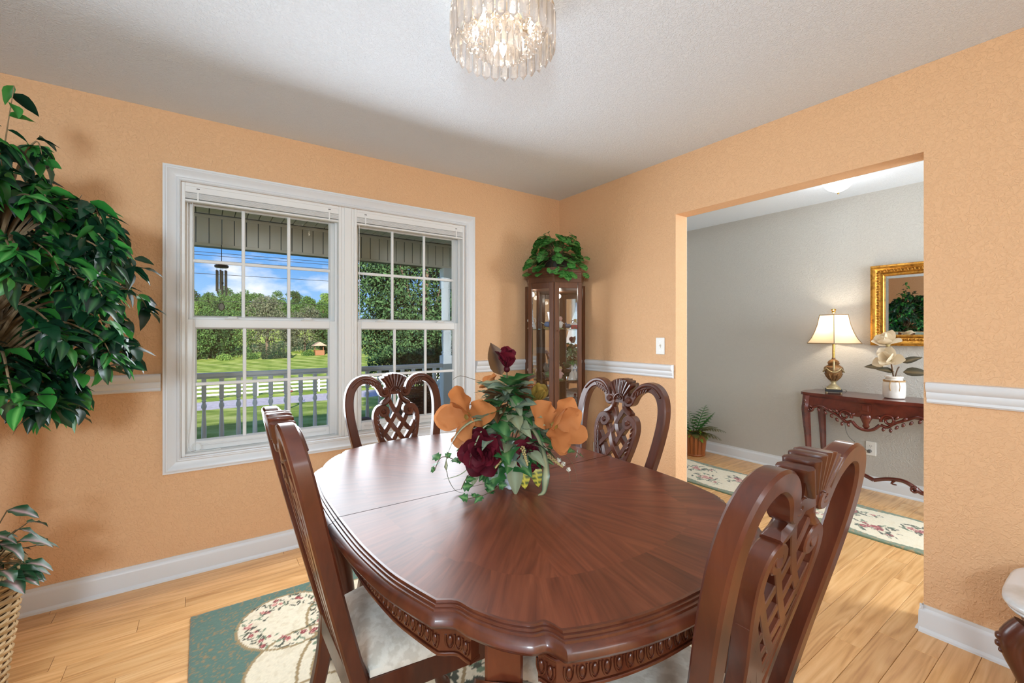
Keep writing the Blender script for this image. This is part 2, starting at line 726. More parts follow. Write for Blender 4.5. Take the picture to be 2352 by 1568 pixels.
# floor: subfloor plus single planks running along X
fl = struct(MB().box(LX - .14, HX + .1, -3.4, WY2, -.16, -.008).obj('floor', M_sub))
PW = .096
rnd = random.Random(3)
plank_mesh = {}
j = 0
y = WY2 - .001
while y > -.75:
    x = LX - rnd.random() * .9
    while x < HX:
        L_ = rnd.choice((.78, .96, 1.14, 1.3))
        a, b = max(x, LX), min(x + L_, HX)
        if b - a > .06:
            key = round(b - a, 3)
            if key not in plank_mesh:
                plank_mesh[key] = MB().box(0, b - a - .0012, -PW + .0012, 0, -.008, 0, .0012).mesh('plank', M_plank)
            link('plank', plank_mesh[key], fl, (a, y, 0))
        x += L_
    y -= PW
link('plank_field', MB().box(LX, HX, -3.3, y, -.008, 0).mesh('plank_field', M_plank), fl)

struct(MB().box(LX - .14, HX + .1, -3.4, WY2, CZ, CZ + .08).obj('ceiling', M_ceil))

mb = MB()
mb.box(LX - .14, HO[0], WY, WY2, 0, CZ)
mb.box(HO[1], WX2, WY, WY2, 0, CZ)
mb.box(HO[0], HO[1], WY, WY2, 0, HO[2])
mb.box(HO[0], HO[1], WY, WY2, HO[3], CZ)
struct(mb.obj('wall_front', M_wall))

mb = MB()
for (a, b, z0, z1) in ((OP[1], WY, 0, CZ), (OP[0], OP[1], OP[2], CZ), (BY, OP[0], 0, CZ)):
    mb.mi = 0
    mb.box(WX, WX2 - .004, a, b, z0, z1)
    mb.mi = 1
    mb.box(WX2 - .004, WX2, a, b, z0, z1)
struct(mb.obj('wall_right', [M_wall, M_hallwall]))
mb = MB()
mb.box(LX - .14, LX, BY, -1.15, 0, CZ)
mb.box(LX - .14, LX, .45, WY, 0, CZ)
mb.box(LX - .14, LX, -1.15, .45, 0, .72)
mb.box(LX - .14, LX, -1.15, .45, 2.14, CZ)
struct(mb.obj('wall_left', M_wall))
lw = sroot('window_3')  # unseen window, added to hold the left fill lamp
mb = MB()
for (a, b, c, d) in ((-1.15, -1.09, .72, 2.14), (.39, .45, .72, 2.14), (-1.09, .39, .72, .78), (-1.09, .39, 2.08, 2.14), (-.38, -.32, .78, 2.08), (-1.09, .39, 1.40, 1.45)):
    mb.box(LX - .11, LX - .05, a, b, c, d, .004)
mb.obj('sash_frame', M_vinyl, lw)
for a, b in ((-1.09, -.38), (-.32, .39)):
    for c, d in ((.78, 1.40), (1.45, 2.08)):
        MB().box(LX - .084, LX - .080, a, b, c, d).obj('pane', M_glass, lw)
mb = MB()
mb.box(LX - .14, -.55, BY - .12, BY, 0, CZ)
mb.box(1.75, WX2, BY - .12, BY, 0, CZ)
mb.box(-.55, 1.75, BY - .12, BY, 2.2, CZ)
struct(mb.obj('wall_rear', M_wall))
mb = MB()
mb.box(-1.44, -1.3, -3.4, BY - .12, 0, CZ)
mb.box(2.55, 2.676, -3.4, BY - .12, 0, CZ)
mb.box(-1.44, 2.676, -3.5, -3.4, 0, CZ)
struct(mb.obj('wall_kitchen', M_kitchen))
struct(MB().box(HX, HX + .1, -1.72, WY2 + .1, 0, CZ).obj('wall_hall', M_hallwall))
mb = MB()
mb.box(WX2, HX, WY2, WY2 + .1, 0, CZ)
struct(mb.obj('wall_hall_front', M_hallwall))
struct(MB().box(WX2, HX, -1.72, -1.6, 0, CZ).obj('wall_hall_rear', M_hallwall))

# gable roof over house and porch (it shades the near lawn)
mb = MB()
ev, rg = (5.15, 2.42), (-1.2, 4.7)
mb.prism([(5.15, 2.50), (5.15, 2.62), (-1.2, 5.0), (-7.5, 2.62), (-7.5, 2.50)], lambda u, v: (-7.0, u, v), lambda u, v: (9.0, u, v))
struct(mb.obj('roof', plain('roof_shingle', (92, 86, 82), .9, bump=(60, .5, .01))))

BASE = [(0, 0), (.027, 0), (.025, .009), (.016, .018), (.0145, .084), (.012, .092), (.006, .099), (.005, .112), (0, .112)]
RAIL = [(0, .983), (.010, .983), (.016, .990), (.013, 1.000), (.018, 1.006), (.022, 1.022), (.020, 1.030), (.030, 1.038), (.037, 1.052), (.037, 1.064), (.030, 1.071), (0, 1.073)]
mb = MB(); mold_line(mb, (LX, WY, 0), (WX, WY, 0), (0, -1, 0), BASE)
struct(mb.obj('baseboard_front', M_trim, smooth=30))
mb = MB(); mold_line(mb, (WX, WY, 0), (WX, OP[1], 0), (-1, 0, 0), BASE)
mold_line(mb, (WX, BY, 0), (WX, OP[0] + .012, 0), (-1, 0, 0), BASE)
mold_line(mb, (WX - .012, OP[0], 0), (WX2, OP[0], 0), (0, 1, 0), BASE)
mold_line(mb, (WX - .012, OP[1], 0), (WX2, OP[1], 0), (0, -1, 0), BASE)
struct(mb.obj('baseboard_right', M_trim, smooth=30))
mb = MB(); mold_line(mb, (HX, WY2, 0), (HX, -1.6, 0), (-1, 0, 0), BASE)
struct(mb.obj('baseboard_hall', M_trim, smooth=30))
mb = MB(); mold_line(mb, (WX2, WY2, 0), (HX, WY2, 0), (0, -1, 0), BASE)
struct(mb.obj('baseboard_hall_front', M_trim, smooth=30))
mb = MB(); mold_line(mb, (LX, BY, 0), (LX, WY, 0), (1, 0, 0), BASE)
struct(mb.obj('baseboard_left', M_trim, smooth=30))
for i, (a, b, n) in enumerate([((LX, WY, 0), (-.178, WY, 0), (0, -1, 0)), ((1.70, WY, 0), (WX, WY, 0), (0, -1, 0)), ((WX, WY, 0), (WX, 1.772, 0), (-1, 0, 0)), ((WX, .527, 0), (WX, BY, 0), (-1, 0, 0)), ((LX, BY, 0), (LX, WY, 0), (1, 0, 0))]):
    mb = MB(); mold_line(mb, a, b, n, RAIL)
    struct(mb.obj('trim_%d' % (i + 1), M_trim, smooth=35))

# window casing (picture-frame moulding all round)
mb = MB()
CAS = [(0, 0), (0, .016), (.004, .020), (.008, .016), (.014, .018), (.020, .013), (.048, .019), (.056, .026), (.062, .026), (.066, .022), (.075, .022), (.075, 0)]
frame_mold(mb, HO[0], HO[1], HO[2], HO[3], CAS, WY)
struct(mb.obj('trim_6', M_trim, smooth=35))


def window_unit(n, x0, x1, latches):
    root = sroot('window_%d' % n, (0, 0, 0))
    z0, z1 = HO[2], HO[3]
    # jamb box lining the hole
    mb = MB()
    t = .018
    yb = WY2 - .005
    mb.box(x0, x0 + t, WY + .001, yb, z0, z1, .002)
    mb.box(x1 - t, x1, WY + .001, yb, z0, z1, .002)
    mb.box(x0 + t, x1 - t, WY + .001, yb, z1 - t, z1, .002)
    mb.box(x0 + t, x1 - t, WY + .001, yb, z0, z0 + .012, .002)
    # stepped tracks
    for s, xx in ((1, x0 + t), (-1, x1 - t)):
        mb.box(xx, xx + s * .012, WY + .052, WY + .060, z0 + .012, z1 - t)
        mb.box(xx, xx + s * .016, WY + .092, WY + .100, z0 + .012, z1 - t)
    mb.obj('jamb', M_vinyl, root)
    a, b = x0 + t + .003, x1 - t - .003
    zm = 1.335

    def sash(yc, za, zb, gl, name):
        g0, g1, h0, h1 = gl
        mb = MB()
        y0, y1 = yc - .016, yc + .016
        mb.box(a, g0, y0, y1, za, zb, .003)
        mb.box(g1, b, y0, y1, za, zb, .003)
        mb.box(g0, g1, y0, y1, za, h0, .003)
        mb.box(g0, g1, y0, y1, h1, zb, .003)
        # glazing bead
        frame_mold(mb, g0, g1, h0, h1, [(-.007, -.006), (0, .006 + .010), (0, -.006)], yc, -1)
        s = mb.obj(name, M_vinyl, root, smooth=20)
        xs = [g0 + (g1 - g0) * q / 3 for q in range(4)]
        zs = [h0, (h0 + h1) / 2, h1]
        for q in (1, 2):
            mb = MB(); mb.box(xs[q] - .009, xs[q] + .009, yc - .010, yc + .004, h0 - .002, h1 + .002, .003); mb.obj('muntin', M_vinyl, s)
        mb = MB(); mb.box(g0 - .002, g1 + .002, yc - .0095, yc + .0045, zs[1] - .009, zs[1] + .009, .003); mb.obj('muntin', M_vinyl, s)
        for q in range(3):
            for w in range(2):
                mb = MB(); mb.box(xs[q], xs[q + 1], yc + .005, yc + .008, zs[w], zs[w + 1]); mb.obj('pane', M_glass, s)
        return s
    up = sash(WY + .104, zm - .012, z1 - .02, (a + .028, b - .028, 1.372, 1.995), 'upper_sash')
    lo = sash(WY + .070, z0 + .013, zm + .024, (a + .040, b - .040, .690, 1.312), 'lower_sash')
    # finger rail and sash locks on the meeting rail
    for q in latches:
        xx = a + (b - a) * q
        mb = MB()
        mb.box(xx - .035, xx + .035, WY + .045, WY + .066, zm + .024, zm + .030, .002)
        mb.box(xx - .022, xx + .026, WY + .050, WY + .062, zm + .030, zm + .041, .004)
        mb.obj('sash_lock', M_vinyl, lo)
    mb = MB(); mb.box(a + .06, b - .06, WY + .045, WY + .056, z0 + .04, z0 + .048, .003)
    mb.obj('lift_rail', M_vinyl, lo)
    # raised blind: head rail, stacked slats, bottom rail and cords
    bl = thing('window_blind', 'white slatted blind drawn fully up inside the %s half of the window' % ('left' if n == 1 else 'right'), 'blind', (0, 0, 0))
    mb = MB(); mb.box(x0 + .012, x1 - .012, WY + .004, WY + .040, z1 - .05, z1 - .014, .003); mb.obj('head_rail', M_vinyl, bl)
    sm = MB().box(x0 + .016, x1 - .016, WY + .004, WY + .042, 0, .0032, .001).mesh('slat', M_vinyl)
    for q in range(7):
        o = link('slat', sm, bl, (0, 0, z1 - .056 - q * .0042))
    mb = MB(); mb.box(x0 + .015, x1 - .015, WY + .006, WY + .040, z1 - .098, z1 - .086, .003); mb.obj('bottom_rail', M_vinyl, bl)
    for q in (.09, .91):
        xx = x0 + (x1 - x0) * q
        mb = MB(); mb.box(xx - .004, xx + .004, WY + .002, WY + .004, z1 - .098, z1 - .03); mb.obj('ladder_tape', M_vinyl, bl)
        mb = MB(); mb.box(xx - .006, xx + .008, WY + .0025, WY + .0045, z1 - .030, z1 - .026); mb.obj('cord_slot', M_slot, bl)
    if n == 1:
        P = [(x0 + .05, WY + .030, z1 - .09), (x0 + .052, WY + .028, 1.6), (x0 + .048, WY + .026, 1.1), (x0 + .040, WY + .025, .85), (x0 + .018 + .01, WY + .02, .72), (x0 + .03, WY + .015, .66), (x0 + .05, WY + .012, .642)]
        P += [(x0 + .066 + .022 * math.cos(q), WY + .02, .666 + .022 * math.sin(q)) for q in (-1.2, -.3, .6, 1.5, 2.4, 3.3, 4.2, 5.0)]
        P += [(x0 + .11, WY + .012, .643), (x0 + .15, WY + .012, .641)]
        MB().tube(catmull(P, 5), .0016, 6).obj('pull_cord', M_vinyl, bl, smooth=60)
        MB().tube([(x0 + .15, WY + .012, .6425), (x0 + .17, WY + .012, .6425), (x0 + .176, WY + .012, .6425)], [.002, .0045, .003], 8).obj('cord_tassel', M_vinyl, bl, smooth=60)
    else:
        MB().tube([(x0 + .04, WY + .030, z1 - .09), (x0 + .042, WY + .03, 1.3), (x0 + .04, WY + .028, .8)], .0014, 6).obj('pull_cord', M_vinyl, bl, smooth=60)
        MB().tube([(x1 - .04, WY + .030, z1 - .09), (x1 - .042, WY + .03, 1.3), (x1 - .04, WY + .028, .75)], .0014, 6).obj('pull_cord', M_vinyl, bl, smooth=60)
    return root


window_unit(1, HO[0], .722, (.27, .78))
window_unit(2, .800, HO[1], (.22, .80))
mb = MB()
mb.box(.722, .800, WY + .004, WY2, HO[2], HO[3], .003)
mb.box(.738, .784, WY - .002, WY + .01, HO[2], HO[3], .003)
struct(mb.obj('trim_7', M_vinyl))


# ---- small wall fittings
def switch_plate(name, label, loc, nrm_rot, kind):
    o = thing(name, label, 'switch' if kind == 'switch' else 'outlet', loc, nrm_rot)
    # local: plate in XZ plane, facing -Y
    MB().box(-.035, .035, -.006, 0, -.057, .057, .003).obj('cover_plate', M_plate, o)
    if kind == 'switch':
        MB().box(-.006, .006, -.009, -.006, -.013, .013, .001).obj('toggle_slot', M_plate, o)
        MB().box(-.0045, .0045, -.018, -.006, -.001, .010, .002).obj('toggle', M_plate, o)
        for z in (-.03, .03):
            MB().tube([(0, -.006, z), (0, -.0075, z)], .0035, 10).obj('screw', M_chrome, o)
    else:
        for z in (-.021, .021):
            f = MB().lathe([(.016, 0), (.0165, .002)], 16, Matrix.Translation((0, -.006, z)) @ Matrix.Rotation(R(90), 4, 'X')).obj('socket', M_plate, o)
            for x in (-.006, .006):
                MB().box(x - .001, x + .001, -.0086, -.008, z - .003, z + .006).obj('slot', M_slot, f)
            MB().box(-.002, .002, -.0086, -.008, z - .010, z - .006).obj('slot', M_slot, f)
    return o


switch_plate('light_switch', 'white toggle light switch on peach wall beside the opening', (WX, 1.876, 1.195), R(-90), 'switch')
switch_plate('wall_outlet', 'white outlet low on peach wall behind the far dining chair', (WX, 2.47, .36), R(-90), 'outlet')
switch_plate('wall_outlet', 'white outlet on grey hall wall under console table, lamp plugged in', (HX, 1.275, .335), R(-90), 'outlet')

# ================================================================== dining table
TX, TY, TZ = .819, 1.238, .7725
RUGT = .0138                    # the rug under the furniture
QP = [(.581, 0), (.579, .12), (.573, .235), (.556, .375), (.536, .46), (.513, .538)]           # long side, towards the corner
QC = [(.513, .538), (.480, .563), (.466, .606), (.436, .664), (.400, .704), (.372, .716), (.362, .752)]   # waved corner
QE = [(.362, .752), (.30, .778), (.22, .802), (.12, .818), (0, .824)]                            # short end


def quarter():
    a = catmull(QP, 4)
    b = catmull(QC, 4)
    c = catmull(QE, 4)
    return a[:-1] + b[:-1] + c


def outline():
    q = quarter()
    o = list(q)
    o += [(-x, y) for x, y in reversed(q)][1:]
    o += [(-x, -y) for x, y in q][1:]
    o += [(x, -y) for x, y in reversed(q)][1:-1]
    return o


OUT = outline()


def inset(poly, d):
    """ring drawn in towards the centre by about d (never crosses itself, even at the cusps)"""
    out = []
    for x, y in poly:
        l = math.hypot(x, y)
        f = 1 - d * 1.05 / l
        out.append((x * f, y * f))
    return out


table = thing('dining_table', 'large oval cherry dining table with waved corners in the room centre', 'table', (TX, TY, RUGT))
table.scale = (.945, .945, 1.0)
INN = inset(OUT, .034)
K = len(OUT)


def table_half(sgn):
    """one half of the top with veneer wedges, border segments and its edge moulding"""
    idx = list(range(0, K // 2 + 1)) if sgn > 0 else list(range(K // 2, K + 1))
    ring = [INN[i % K] for i in idx]
    off = .0016 * sgn
    RHO = [0.0, .28, .56, .80, 1.0]
    V, F, UV, TONE = [], [], [], []
    rnd = random.Random(11)
    tones = {}

    def tone(k):
        if k not in tones:
            tones[k] = rnd.random()
        return tones[k]
    nseg = len(ring) - 1
    for s in range(nseg):
        p, q = ring[s], ring[s + 1]
        am = math.atan2((p[1] + q[1]) / 2 / .824, (p[0] + q[0]) / 2 / .581) % (2 * PI)
        for r in range(4):
            a, b = RHO[r], RHO[r + 1]
            quad = [(p[0] * a, p[1] * a), (p[0] * b, p[1] * b), (q[0] * b, q[1] * b), (q[0] * a, q[1] * a)]
            if r == 0:
                quad = quad[1:3] + [(0, 0)]
            if r == 3:
                sid = int(am / (2 * PI / 40)); ga = (sid + .5) * 2 * PI / 40; t = tone(('b', sid))
            else:
                sid = int(am / (2 * PI / 12)); ga = (sid + .5) * 2 * PI / 12; t = tone(('w', sid))
            ca, sa = math.cos(ga), math.sin(ga)
            base = len(V)
            for (x, y) in quad:
                V.append((x, y + off, TZ))
                UV.append((x * ca + y * sa + sid * .37, -x * sa + y * ca + sid * 1.7))
            F.append(tuple(range(base, base + len(quad))))
            TONE.append(t)
    me = bpy.data.meshes.new('tabletop_half')
    me.from_pydata(V, [], F)
    me.materials.append(M_cherrytop)
    uvl = me.uv_layers.new(name='UVMap')
    uvl.data.foreach_set('uv', [c for u in UV for c in u])
    at = me.attributes.new('tone', 'FLOAT', 'FACE')
    at.data.foreach_set('value', TONE)
    me.update()
    o = link('tabletop', me, table)
    # moulding
    P = [(.034, .0), (.028, .0), (.027, -.004), (.021, -.004), (.020, -.008), (.014, -.0085), (.013, -.0125), (.005, -.015), (.0, -.022), (-.002, -.029), (.002, -.036), (.010, -.040), (.016, -.046), (.030, -.048), (.034, -.048)]
    vs, fs = [], []
    k = len(P)
    rings = [inset(OUT, d) for d, _ in P]
    for i in idx:
        for c in range(k):
            x, y = rings[c][i % K]
            vs.append((x, y + off, TZ + P[c][1]))
    for s in range(len(idx) - 1):
        for c in range(k - 1):
            fs.append((s * k + c, s * k + c + 1, (s + 1) * k + c + 1, (s + 1) * k + c))
    MB().add(vs, fs).obj('edge_moulding', M_cherry, table, smooth=40)
    # underside
    us = [INN[i % K] for i in idx]
    MB().add([(x, y + off, TZ - .047) for x, y in us], [tuple(range(len(us)))]).obj('underside', M_cherry, table)


table_half(1)
table_half(-1)
MB().box(-.54, .54, -.012, .012, TZ - .020, TZ - .012).obj('seam_strip', M_slot, table)
# apron: bowed boards between the corner posts, with egg-and-dart band
AP = inset(OUT, .062)
AP2 = inset(OUT, .050)
CPOST = [(sx * .395, sy * .610) for sx in (1, -1) for sy in (1, -1)]


def between(poly, test):
    """runs of consecutive outline points passing the test"""
    k = len(poly)
    start = next(i for i in range(k) if not test(poly[i]))
    runs, cur = [], []
    for q in range(1, k + 1):
        i = (start + q) % k
        if test(poly[i]):
            cur.append(i)
        elif cur:
            runs.append(cur)
            cur = []
    if cur:
        runs.append(cur)
    return runs


apt = lambda p: min(math.hypot(p[0] - sx * .42, p[1] - sy * .63) for sx in (1, -1) for sy in (1, -1)) > .075
egg = MB()
egg.tube(catmull([(-.009, 0, .012), (-.0095, 0, 0), (-.006, 0, -.011), (0, 0, -.015), (.006, 0, -.011), (.0095, 0, 0), (.009, 0, .012)], 3), .0022, 6)
egg.sphere((0, .001, .001), .0062, 8, 6, (1, .7, 1.7))
egg_me = egg.mesh('egg_ornament', M_cherry, 60)
for run in between(AP, apt):
    pts = [AP[i] for i in run]
    up = lambda u, v, w: (u, v, w)
    mb = MB()
    mb.band(pts, .022, .660, TZ - .048, up, .06)
    ap = mb.obj('apron', M_cherry, table, smooth=35)
    o2 = [AP2[i] for i in run]
    MB().band(pts, .030, .653, .6595, up, .2).obj('bead', M_cherry, table, smooth=35)
    MB().band(pts, .030, .702, .708, up, .3).obj('bead', M_cherry, table, smooth=35)
    # eggs along the band
    L = 0
    d = [0.0]
    for a, b in zip(pts, pts[1:]):
        L += math.hypot(b[0] - a[0], b[1] - a[1])
        d.append(L)
    n = int(L / .0245)
    for q in range(n):
        s = (q + .5) * L / n
        i = max(j for j in range(len(d)) if d[j] <= s)
        i = min(i, len(pts) - 2)
        f = (s - d[i]) / (d[i + 1] - d[i])
        a, b = pts[i], pts[i + 1]
        x, y = a[0] + (b[0] - a[0]) * f, a[1] + (b[1] - a[1]) * f
        t = Vector((b[0] - a[0], b[1] - a[1])).normalized()
        nrm = Vector((t.y, -t.x))
        o = link('egg_ornament', egg_me, ap)
        o.matrix_local = Matrix(((t.x, nrm.x, 0, x + nrm.x * .012), (t.y, nrm.y, 0, y + nrm.y * .012), (0, 0, 1, .681), (0, 0, 0, 1)))


def cabriole(mb, x, y, dx, dy, ztop, r0=.046, knee=.045, foot=.035):
    """S-shaped leg; (dx,dy) is the outward direction"""
    l = math.hypot(dx, dy)
    dx, dy = dx / l, dy / l
    S = [(ztop, .0, r0), (ztop * .93, .5 * knee, r0 * 1.12), (ztop * .84, knee, r0 * 1.12), (ztop * .72, knee * .85, r0 * .92), (ztop * .55, knee * .2, r0 * .68), (ztop * .38, -knee * .28, r0 * .52), (ztop * .22, -knee * .30, r0 * .46), (ztop * .12, knee * .1, r0 * .50), (ztop * .06, foot * .8, r0 * .62), (.018, foot * 1.3, r0 * .66), (.006, foot * 1.35, r0 * .60), (0.0, foot * 1.3, r0 * .5)]
    S = catmull(S, 3)
    n0 = len(mb.v)
    mb.tube([(x + dx * o, y + dy * o, z) for z, o, r in S], [r for z, o, r in S], 12)
    mb.v[n0:] = [(p[0], p[1], max(0.0, p[2])) for p in mb.v[n0:]]     # flat sole on the floor


for (sx, sy) in ((1, 1), (1, -1), (-1, 1), (-1, -1)):
    x, y = sx * .385, sy * .595
    a = math.atan2(sy * .60, sx * .40)
    lg = MB()
    lg.box(-.036, .036, -.036, .036, .600, TZ - .048, .006, Matrix.Translation((x, y, 0)) @ Matrix.Rotation(a + PI / 4 - PI / 4, 4, 'Z'))
    cabriole(lg, x, y, sx * .8, sy * .9, .625, .058, .055, .05)
    leg = lg.obj('leg', M_cherry, table, smooth=40)
    # carved scroll at the knee
    ca, sa = math.cos(a), math.sin(a)
    f = lambda u, v, w, ca=ca, sa=sa, x=x, y=y: (x + ca * u - sa * w, y + sa * u + ca * w, v)
    for side in (-.052, .030):
        mb = MB()
        sp = spiral((.062, .570), .034, .006, R(90), -1.6, 22)
        mb.band([(-.02, .600), (.02, .608)] + sp, [.016] * 2 + lerp_list(.016, .008, 23), side, side + .022, f)
        mb.obj('knee_scroll', M_cherry, leg, smooth=40)

# ================================================================== dining chairs


def rec(v):
    """how far the chair back leans away from the seat at height v"""
    if v < .44:
        t = (.44 - v) / .44
        return -.11 * t * t - .006
    t = v - .44
    return -(.262 * t - .035 * t * t) - .006


def vm(v):
    """drawing height -> real height of the back"""
    if v >= .60:
        return 1.279 - .86 * (1.279 - v)
    if v > .44:
        t = (v - .44) / .16          # smooth run-out towards the seat
        return (2 * t ** 3 - 3 * t * t + 1) * .44 + (t ** 3 - 2 * t * t + t) * .16 * 2.1 + (3 * t * t - 2 * t ** 3) * .695 + (t ** 3 - t * t) * .16 * .86
    return v


UW = .88


def cm(u, v, w):
    V = vm(v)
    return (u * UW, rec(V) + w, V)


def mirror_path(p):
    return [(-u, v) for u, v in p]


def build_chair():
    c = thing('dining_chair', 'x', 'chair', (0, 0, 0))
    D0, D1 = -.040, 0.0
    for s in (1, -1):
        # stile: back leg, side of the back and hooped shoulder in one bend, ending in a scroll
        P = [(.205, .0), (.200, .12), (.194, .30), (.190, .44), (.196, .54), (.212, .64), (.232, .74), (.246, .84), (.247, .91), (.234, .968), (.205, 1.008), (.165, 1.024), (.128, 1.018), (.098, .996), (.082, .970), (.076, .948)]
        path = catmull(P, 4)
        wid = []
        for i in range(len(path)):
            v = path[i][1]
            t = i / (len(path) - 1)
            wid.append(.040 if t < .2 else .044 if t < .82 else .044 - (t - .82) / .18 * .016)
        sp = spiral((.056, .952), .022, .005, R(-8), -1.35, 20)
        path += sp[1:]
        wid += lerp_list(.026, .009, 20)
        path = [(u * s, v) for u, v in path]
        mb = MB()
        mb.band(path, wid, D0, D1, cm, .13)
        mb.v = [(p[0], p[1], max(0.0, p[2])) for p in mb.v]
        st = mb.obj('stile', M_cherry, c, smooth=33)
        # scroll boss
        mb = MB()
        mb.lathe([(.0, .006), (.010, .006), (.014, 0), (.014, -.040), (.013, -.042), (0, -.042)][::-1], 14, Matrix.Translation((.058 * s * UW, rec(vm(.952)) + .004, vm(.952))) @ Matrix.Rotation(R(-90) , 4, 'X'), caps=False)
        mb.obj('scroll_boss', M_cherry, st, smooth=40)
        # carved acanthus ribs on the front of the shoulder
        for q in range(6):
            t = q / 5
            a0 = (.176 - .085 * t, 1.022 - .030 * t * t)
            a1 = (.150 - .066 * t, .998 - .028 * t)
            mid = ((a0[0] + a1[0]) / 2 - .004, (a0[1] + a1[1]) / 2 + .006)
            mb = MB()
            mb.tube([cm(u * s, v, .001) for u, v in catmull([a0, mid, a1], 3)], [.0015, .003, .004, .0045, .004, .003, .0015], 6)
            mb.obj('carved_rib', M_cherry, st, smooth=60)
        mb = MB()
        ridge = catmull([(.232, .985), (.20, 1.016), (.165, 1.030), (.125, 1.024), (.094, 1.000), (.079, .972)], 3)
        mb.tube([cm(u * s, v, .001) for u, v in ridge], .0038, 6)
        mb.obj('carved_rib', M_cherry, st, smooth=60)
        # ear under the medallion
        P = catmull([(.030, .948), (.034, .922), (.046, .902), (.064, .890), (.080, .884)], 4)
        MB().band([(u * s, v) for u, v in P], [.022 + .012 * i / 16 if i < 12 else .031 - (i - 12) * .005 for i in range(17)], -.034, .002, cm, .3).obj('ear', M_cherry, c, smooth=45)
        # splat frame with curl
        P = catmull([(.034, .44), (.042, .50), (.058, .58), (.082, .66), (.104, .735), (.116, .80), (.112, .838), (.098, .862), (.078, .870)], 4)
        W = [.027] * len(P)
        sp = spiral((.073, .843), .027, .006, R(90), 1.4, 20)
        P2 = P + sp[1:]
        W2 = W + lerp_list(.025, .009, 20)
        MB().band([(u * s, v) for u, v in P2], W2, -.034, .002, cm, .13).obj('splat_rail', M_cherry, c, smooth=33)
        MB().lathe([(0, -.035), (.011, -.035), (.012, -.034), (.012, .002), (.008, .007), (0, .007)], 12, Matrix.Translation((.074 * s * UW, rec(vm(.846)), vm(.846))) @ Matrix.Rotation(R(-90), 4, 'X'), caps=False).obj('scroll_boss', M_cherry, c, smooth=40)
        for q in range(6):
            v0 = .83 - q * .022
            mb = MB()
            u0 = .111 - .004 * max(0, q - 2)
            mb.tube([cm(u0 * s, v0, .002), cm((u0 - .008) * s, v0 - .010, .004), cm((u0 - .010) * s, v0 - .024, .001)], [.0015, .004, .0015], 6)
            mb.obj('carved_rib', M_cherry, c, smooth=60)
    # shell crest: seven flutes fanning out of the medallion
    for q in range(7):
        t = (q - 3) / 3.0
        a = t * R(34)
        top = (.066 * t, 1.055 - .022 * t * t)
        bot = (.024 * t, .978 - .010 * t * t)
        mb = MB()
        mb.band([bot, ((top[0] + bot[0]) / 2, (top[1] + bot[1]) / 2), (top[0] * .97, top[1] - .004), top], [.0085, .0155, .0215, .016], -.046 , [.002, .008, .010, .002], cm, .34)
        mb.obj('shell_flute', M_cherry, c, smooth=50)
    # crest block behind the flutes and medallion
    mb = MB()
    poly = [(-.062, 1.02), (-.05, .985), (-.045, .95), (-.032, .936), (.032, .936), (.045, .95), (.05, .985), (.062, 1.02), (.03, 1.035), (-.03, 1.035)]
    mb.prism(poly, lambda u, v: cm(u, v, -.036), lambda u, v: cm(u, v, -.002))
    mb.obj('crest_block', M_cherry, c)
    arch = [(.029 * math.cos(a), .946 + .034 * math.sin(a)) for a in [PI * i / 12 for i in range(13)]]
    md = MB().band(arch, .006, -.004, .006, cm, .3).obj('medallion', M_cherry, c, smooth=50)
    for k in range(5):
        a = R(30 + 30 * k)
        MB().tube([cm(.006 * math.cos(a), .950 + .006 * math.sin(a), 0), cm(.020 * math.cos(a), .950 + .021 * math.sin(a), .003)], [.002, .0035], 6).obj('carved_rib', M_cherry, md, smooth=60)
    # interlaced lattice of the splat: three pairs of crossing bars, woven over and under
    bars = [((-.034, .905), (.103, .700)), ((-.062, .828), (.074, .625)), ((-.104, .778), (.050, .565)), ((-.090, .700), (.034, .515)), ((-.066, .632), (.030, .482))]
    for k, (a, b) in enumerate(bars):
        for s in (1, -1):
            n = 12
            P = []
            for i in range(n + 1):
                t = i / n
                bow = .012 * math.sin(PI * t) * (1 if k == 0 else .4)
                P.append(((a[0] + (b[0] - a[0]) * t - bow) * s, a[1] + (b[1] - a[1]) * t - bow * .5))
            w1 = [-.006 + (.005 * math.sin(t * 3 * PI + (0 if s > 0 else PI))) for t in lerp_list(0, 1, n + 1)]
            MB().band(P, .0225, -.031 - .0004 * k - .0002 * s, w1, cm, .08).obj('lattice_bar', M_cherry, c, smooth=33)
    # shoe at the seat, rear rail
    MB().box(-.168, .168, -.045, .0, .385, .455, .006).obj('rear_rail', M_cherry, c)
    # front legs, rails, seat
    for s in (1, -1):
        lg = MB()
        cabriole(lg, s * .190, .352, s * .5, 1.0, .405, .034, .030, .022)
        lg.obj('leg', M_cherry, c, smooth=50)
        MB().prism([(.158, -.02), (.176, -.02), (.212, .38), (.194, .38)], lambda u, v, s=s: (u * s, v, .385), lambda u, v, s=s: (u * s, v, .445)).obj('side_rail', M_cherry, c)
    P = catmull([(-.204, .365), (-.12, .378), (0, .384), (.12, .378), (.204, .365)], 4)
    MB().band(P, .022, .382, .445, lambda u, v, w: (u, v, w), .15).obj('front_rail', M_cherry, c, smooth=40)
    # upholstered seat: pillow on a trapezoid
    nx, ny = 14, 14
    V, F = [], []
    for lay in (0, 1):
        for i in range(nx + 1):
            for j in range(ny + 1):
                a, b = i / nx * 2 - 1, j / ny
                half = .172 + (.226 - .172) * b
                ex = 1 - abs(a) ** 5
                ey = 1 - abs(b * 2 - 1) ** 5
                y = -.002 + b * .402 + (.012 * (1 - a * a) if b > .5 else 0) * b
                z = .446 + (.018 + .034 * (max(0, ex) ** .45) * (max(0, ey) ** .45)) * lay
                V.append((a * half, y, z))
    N = (nx + 1) * (ny + 1)
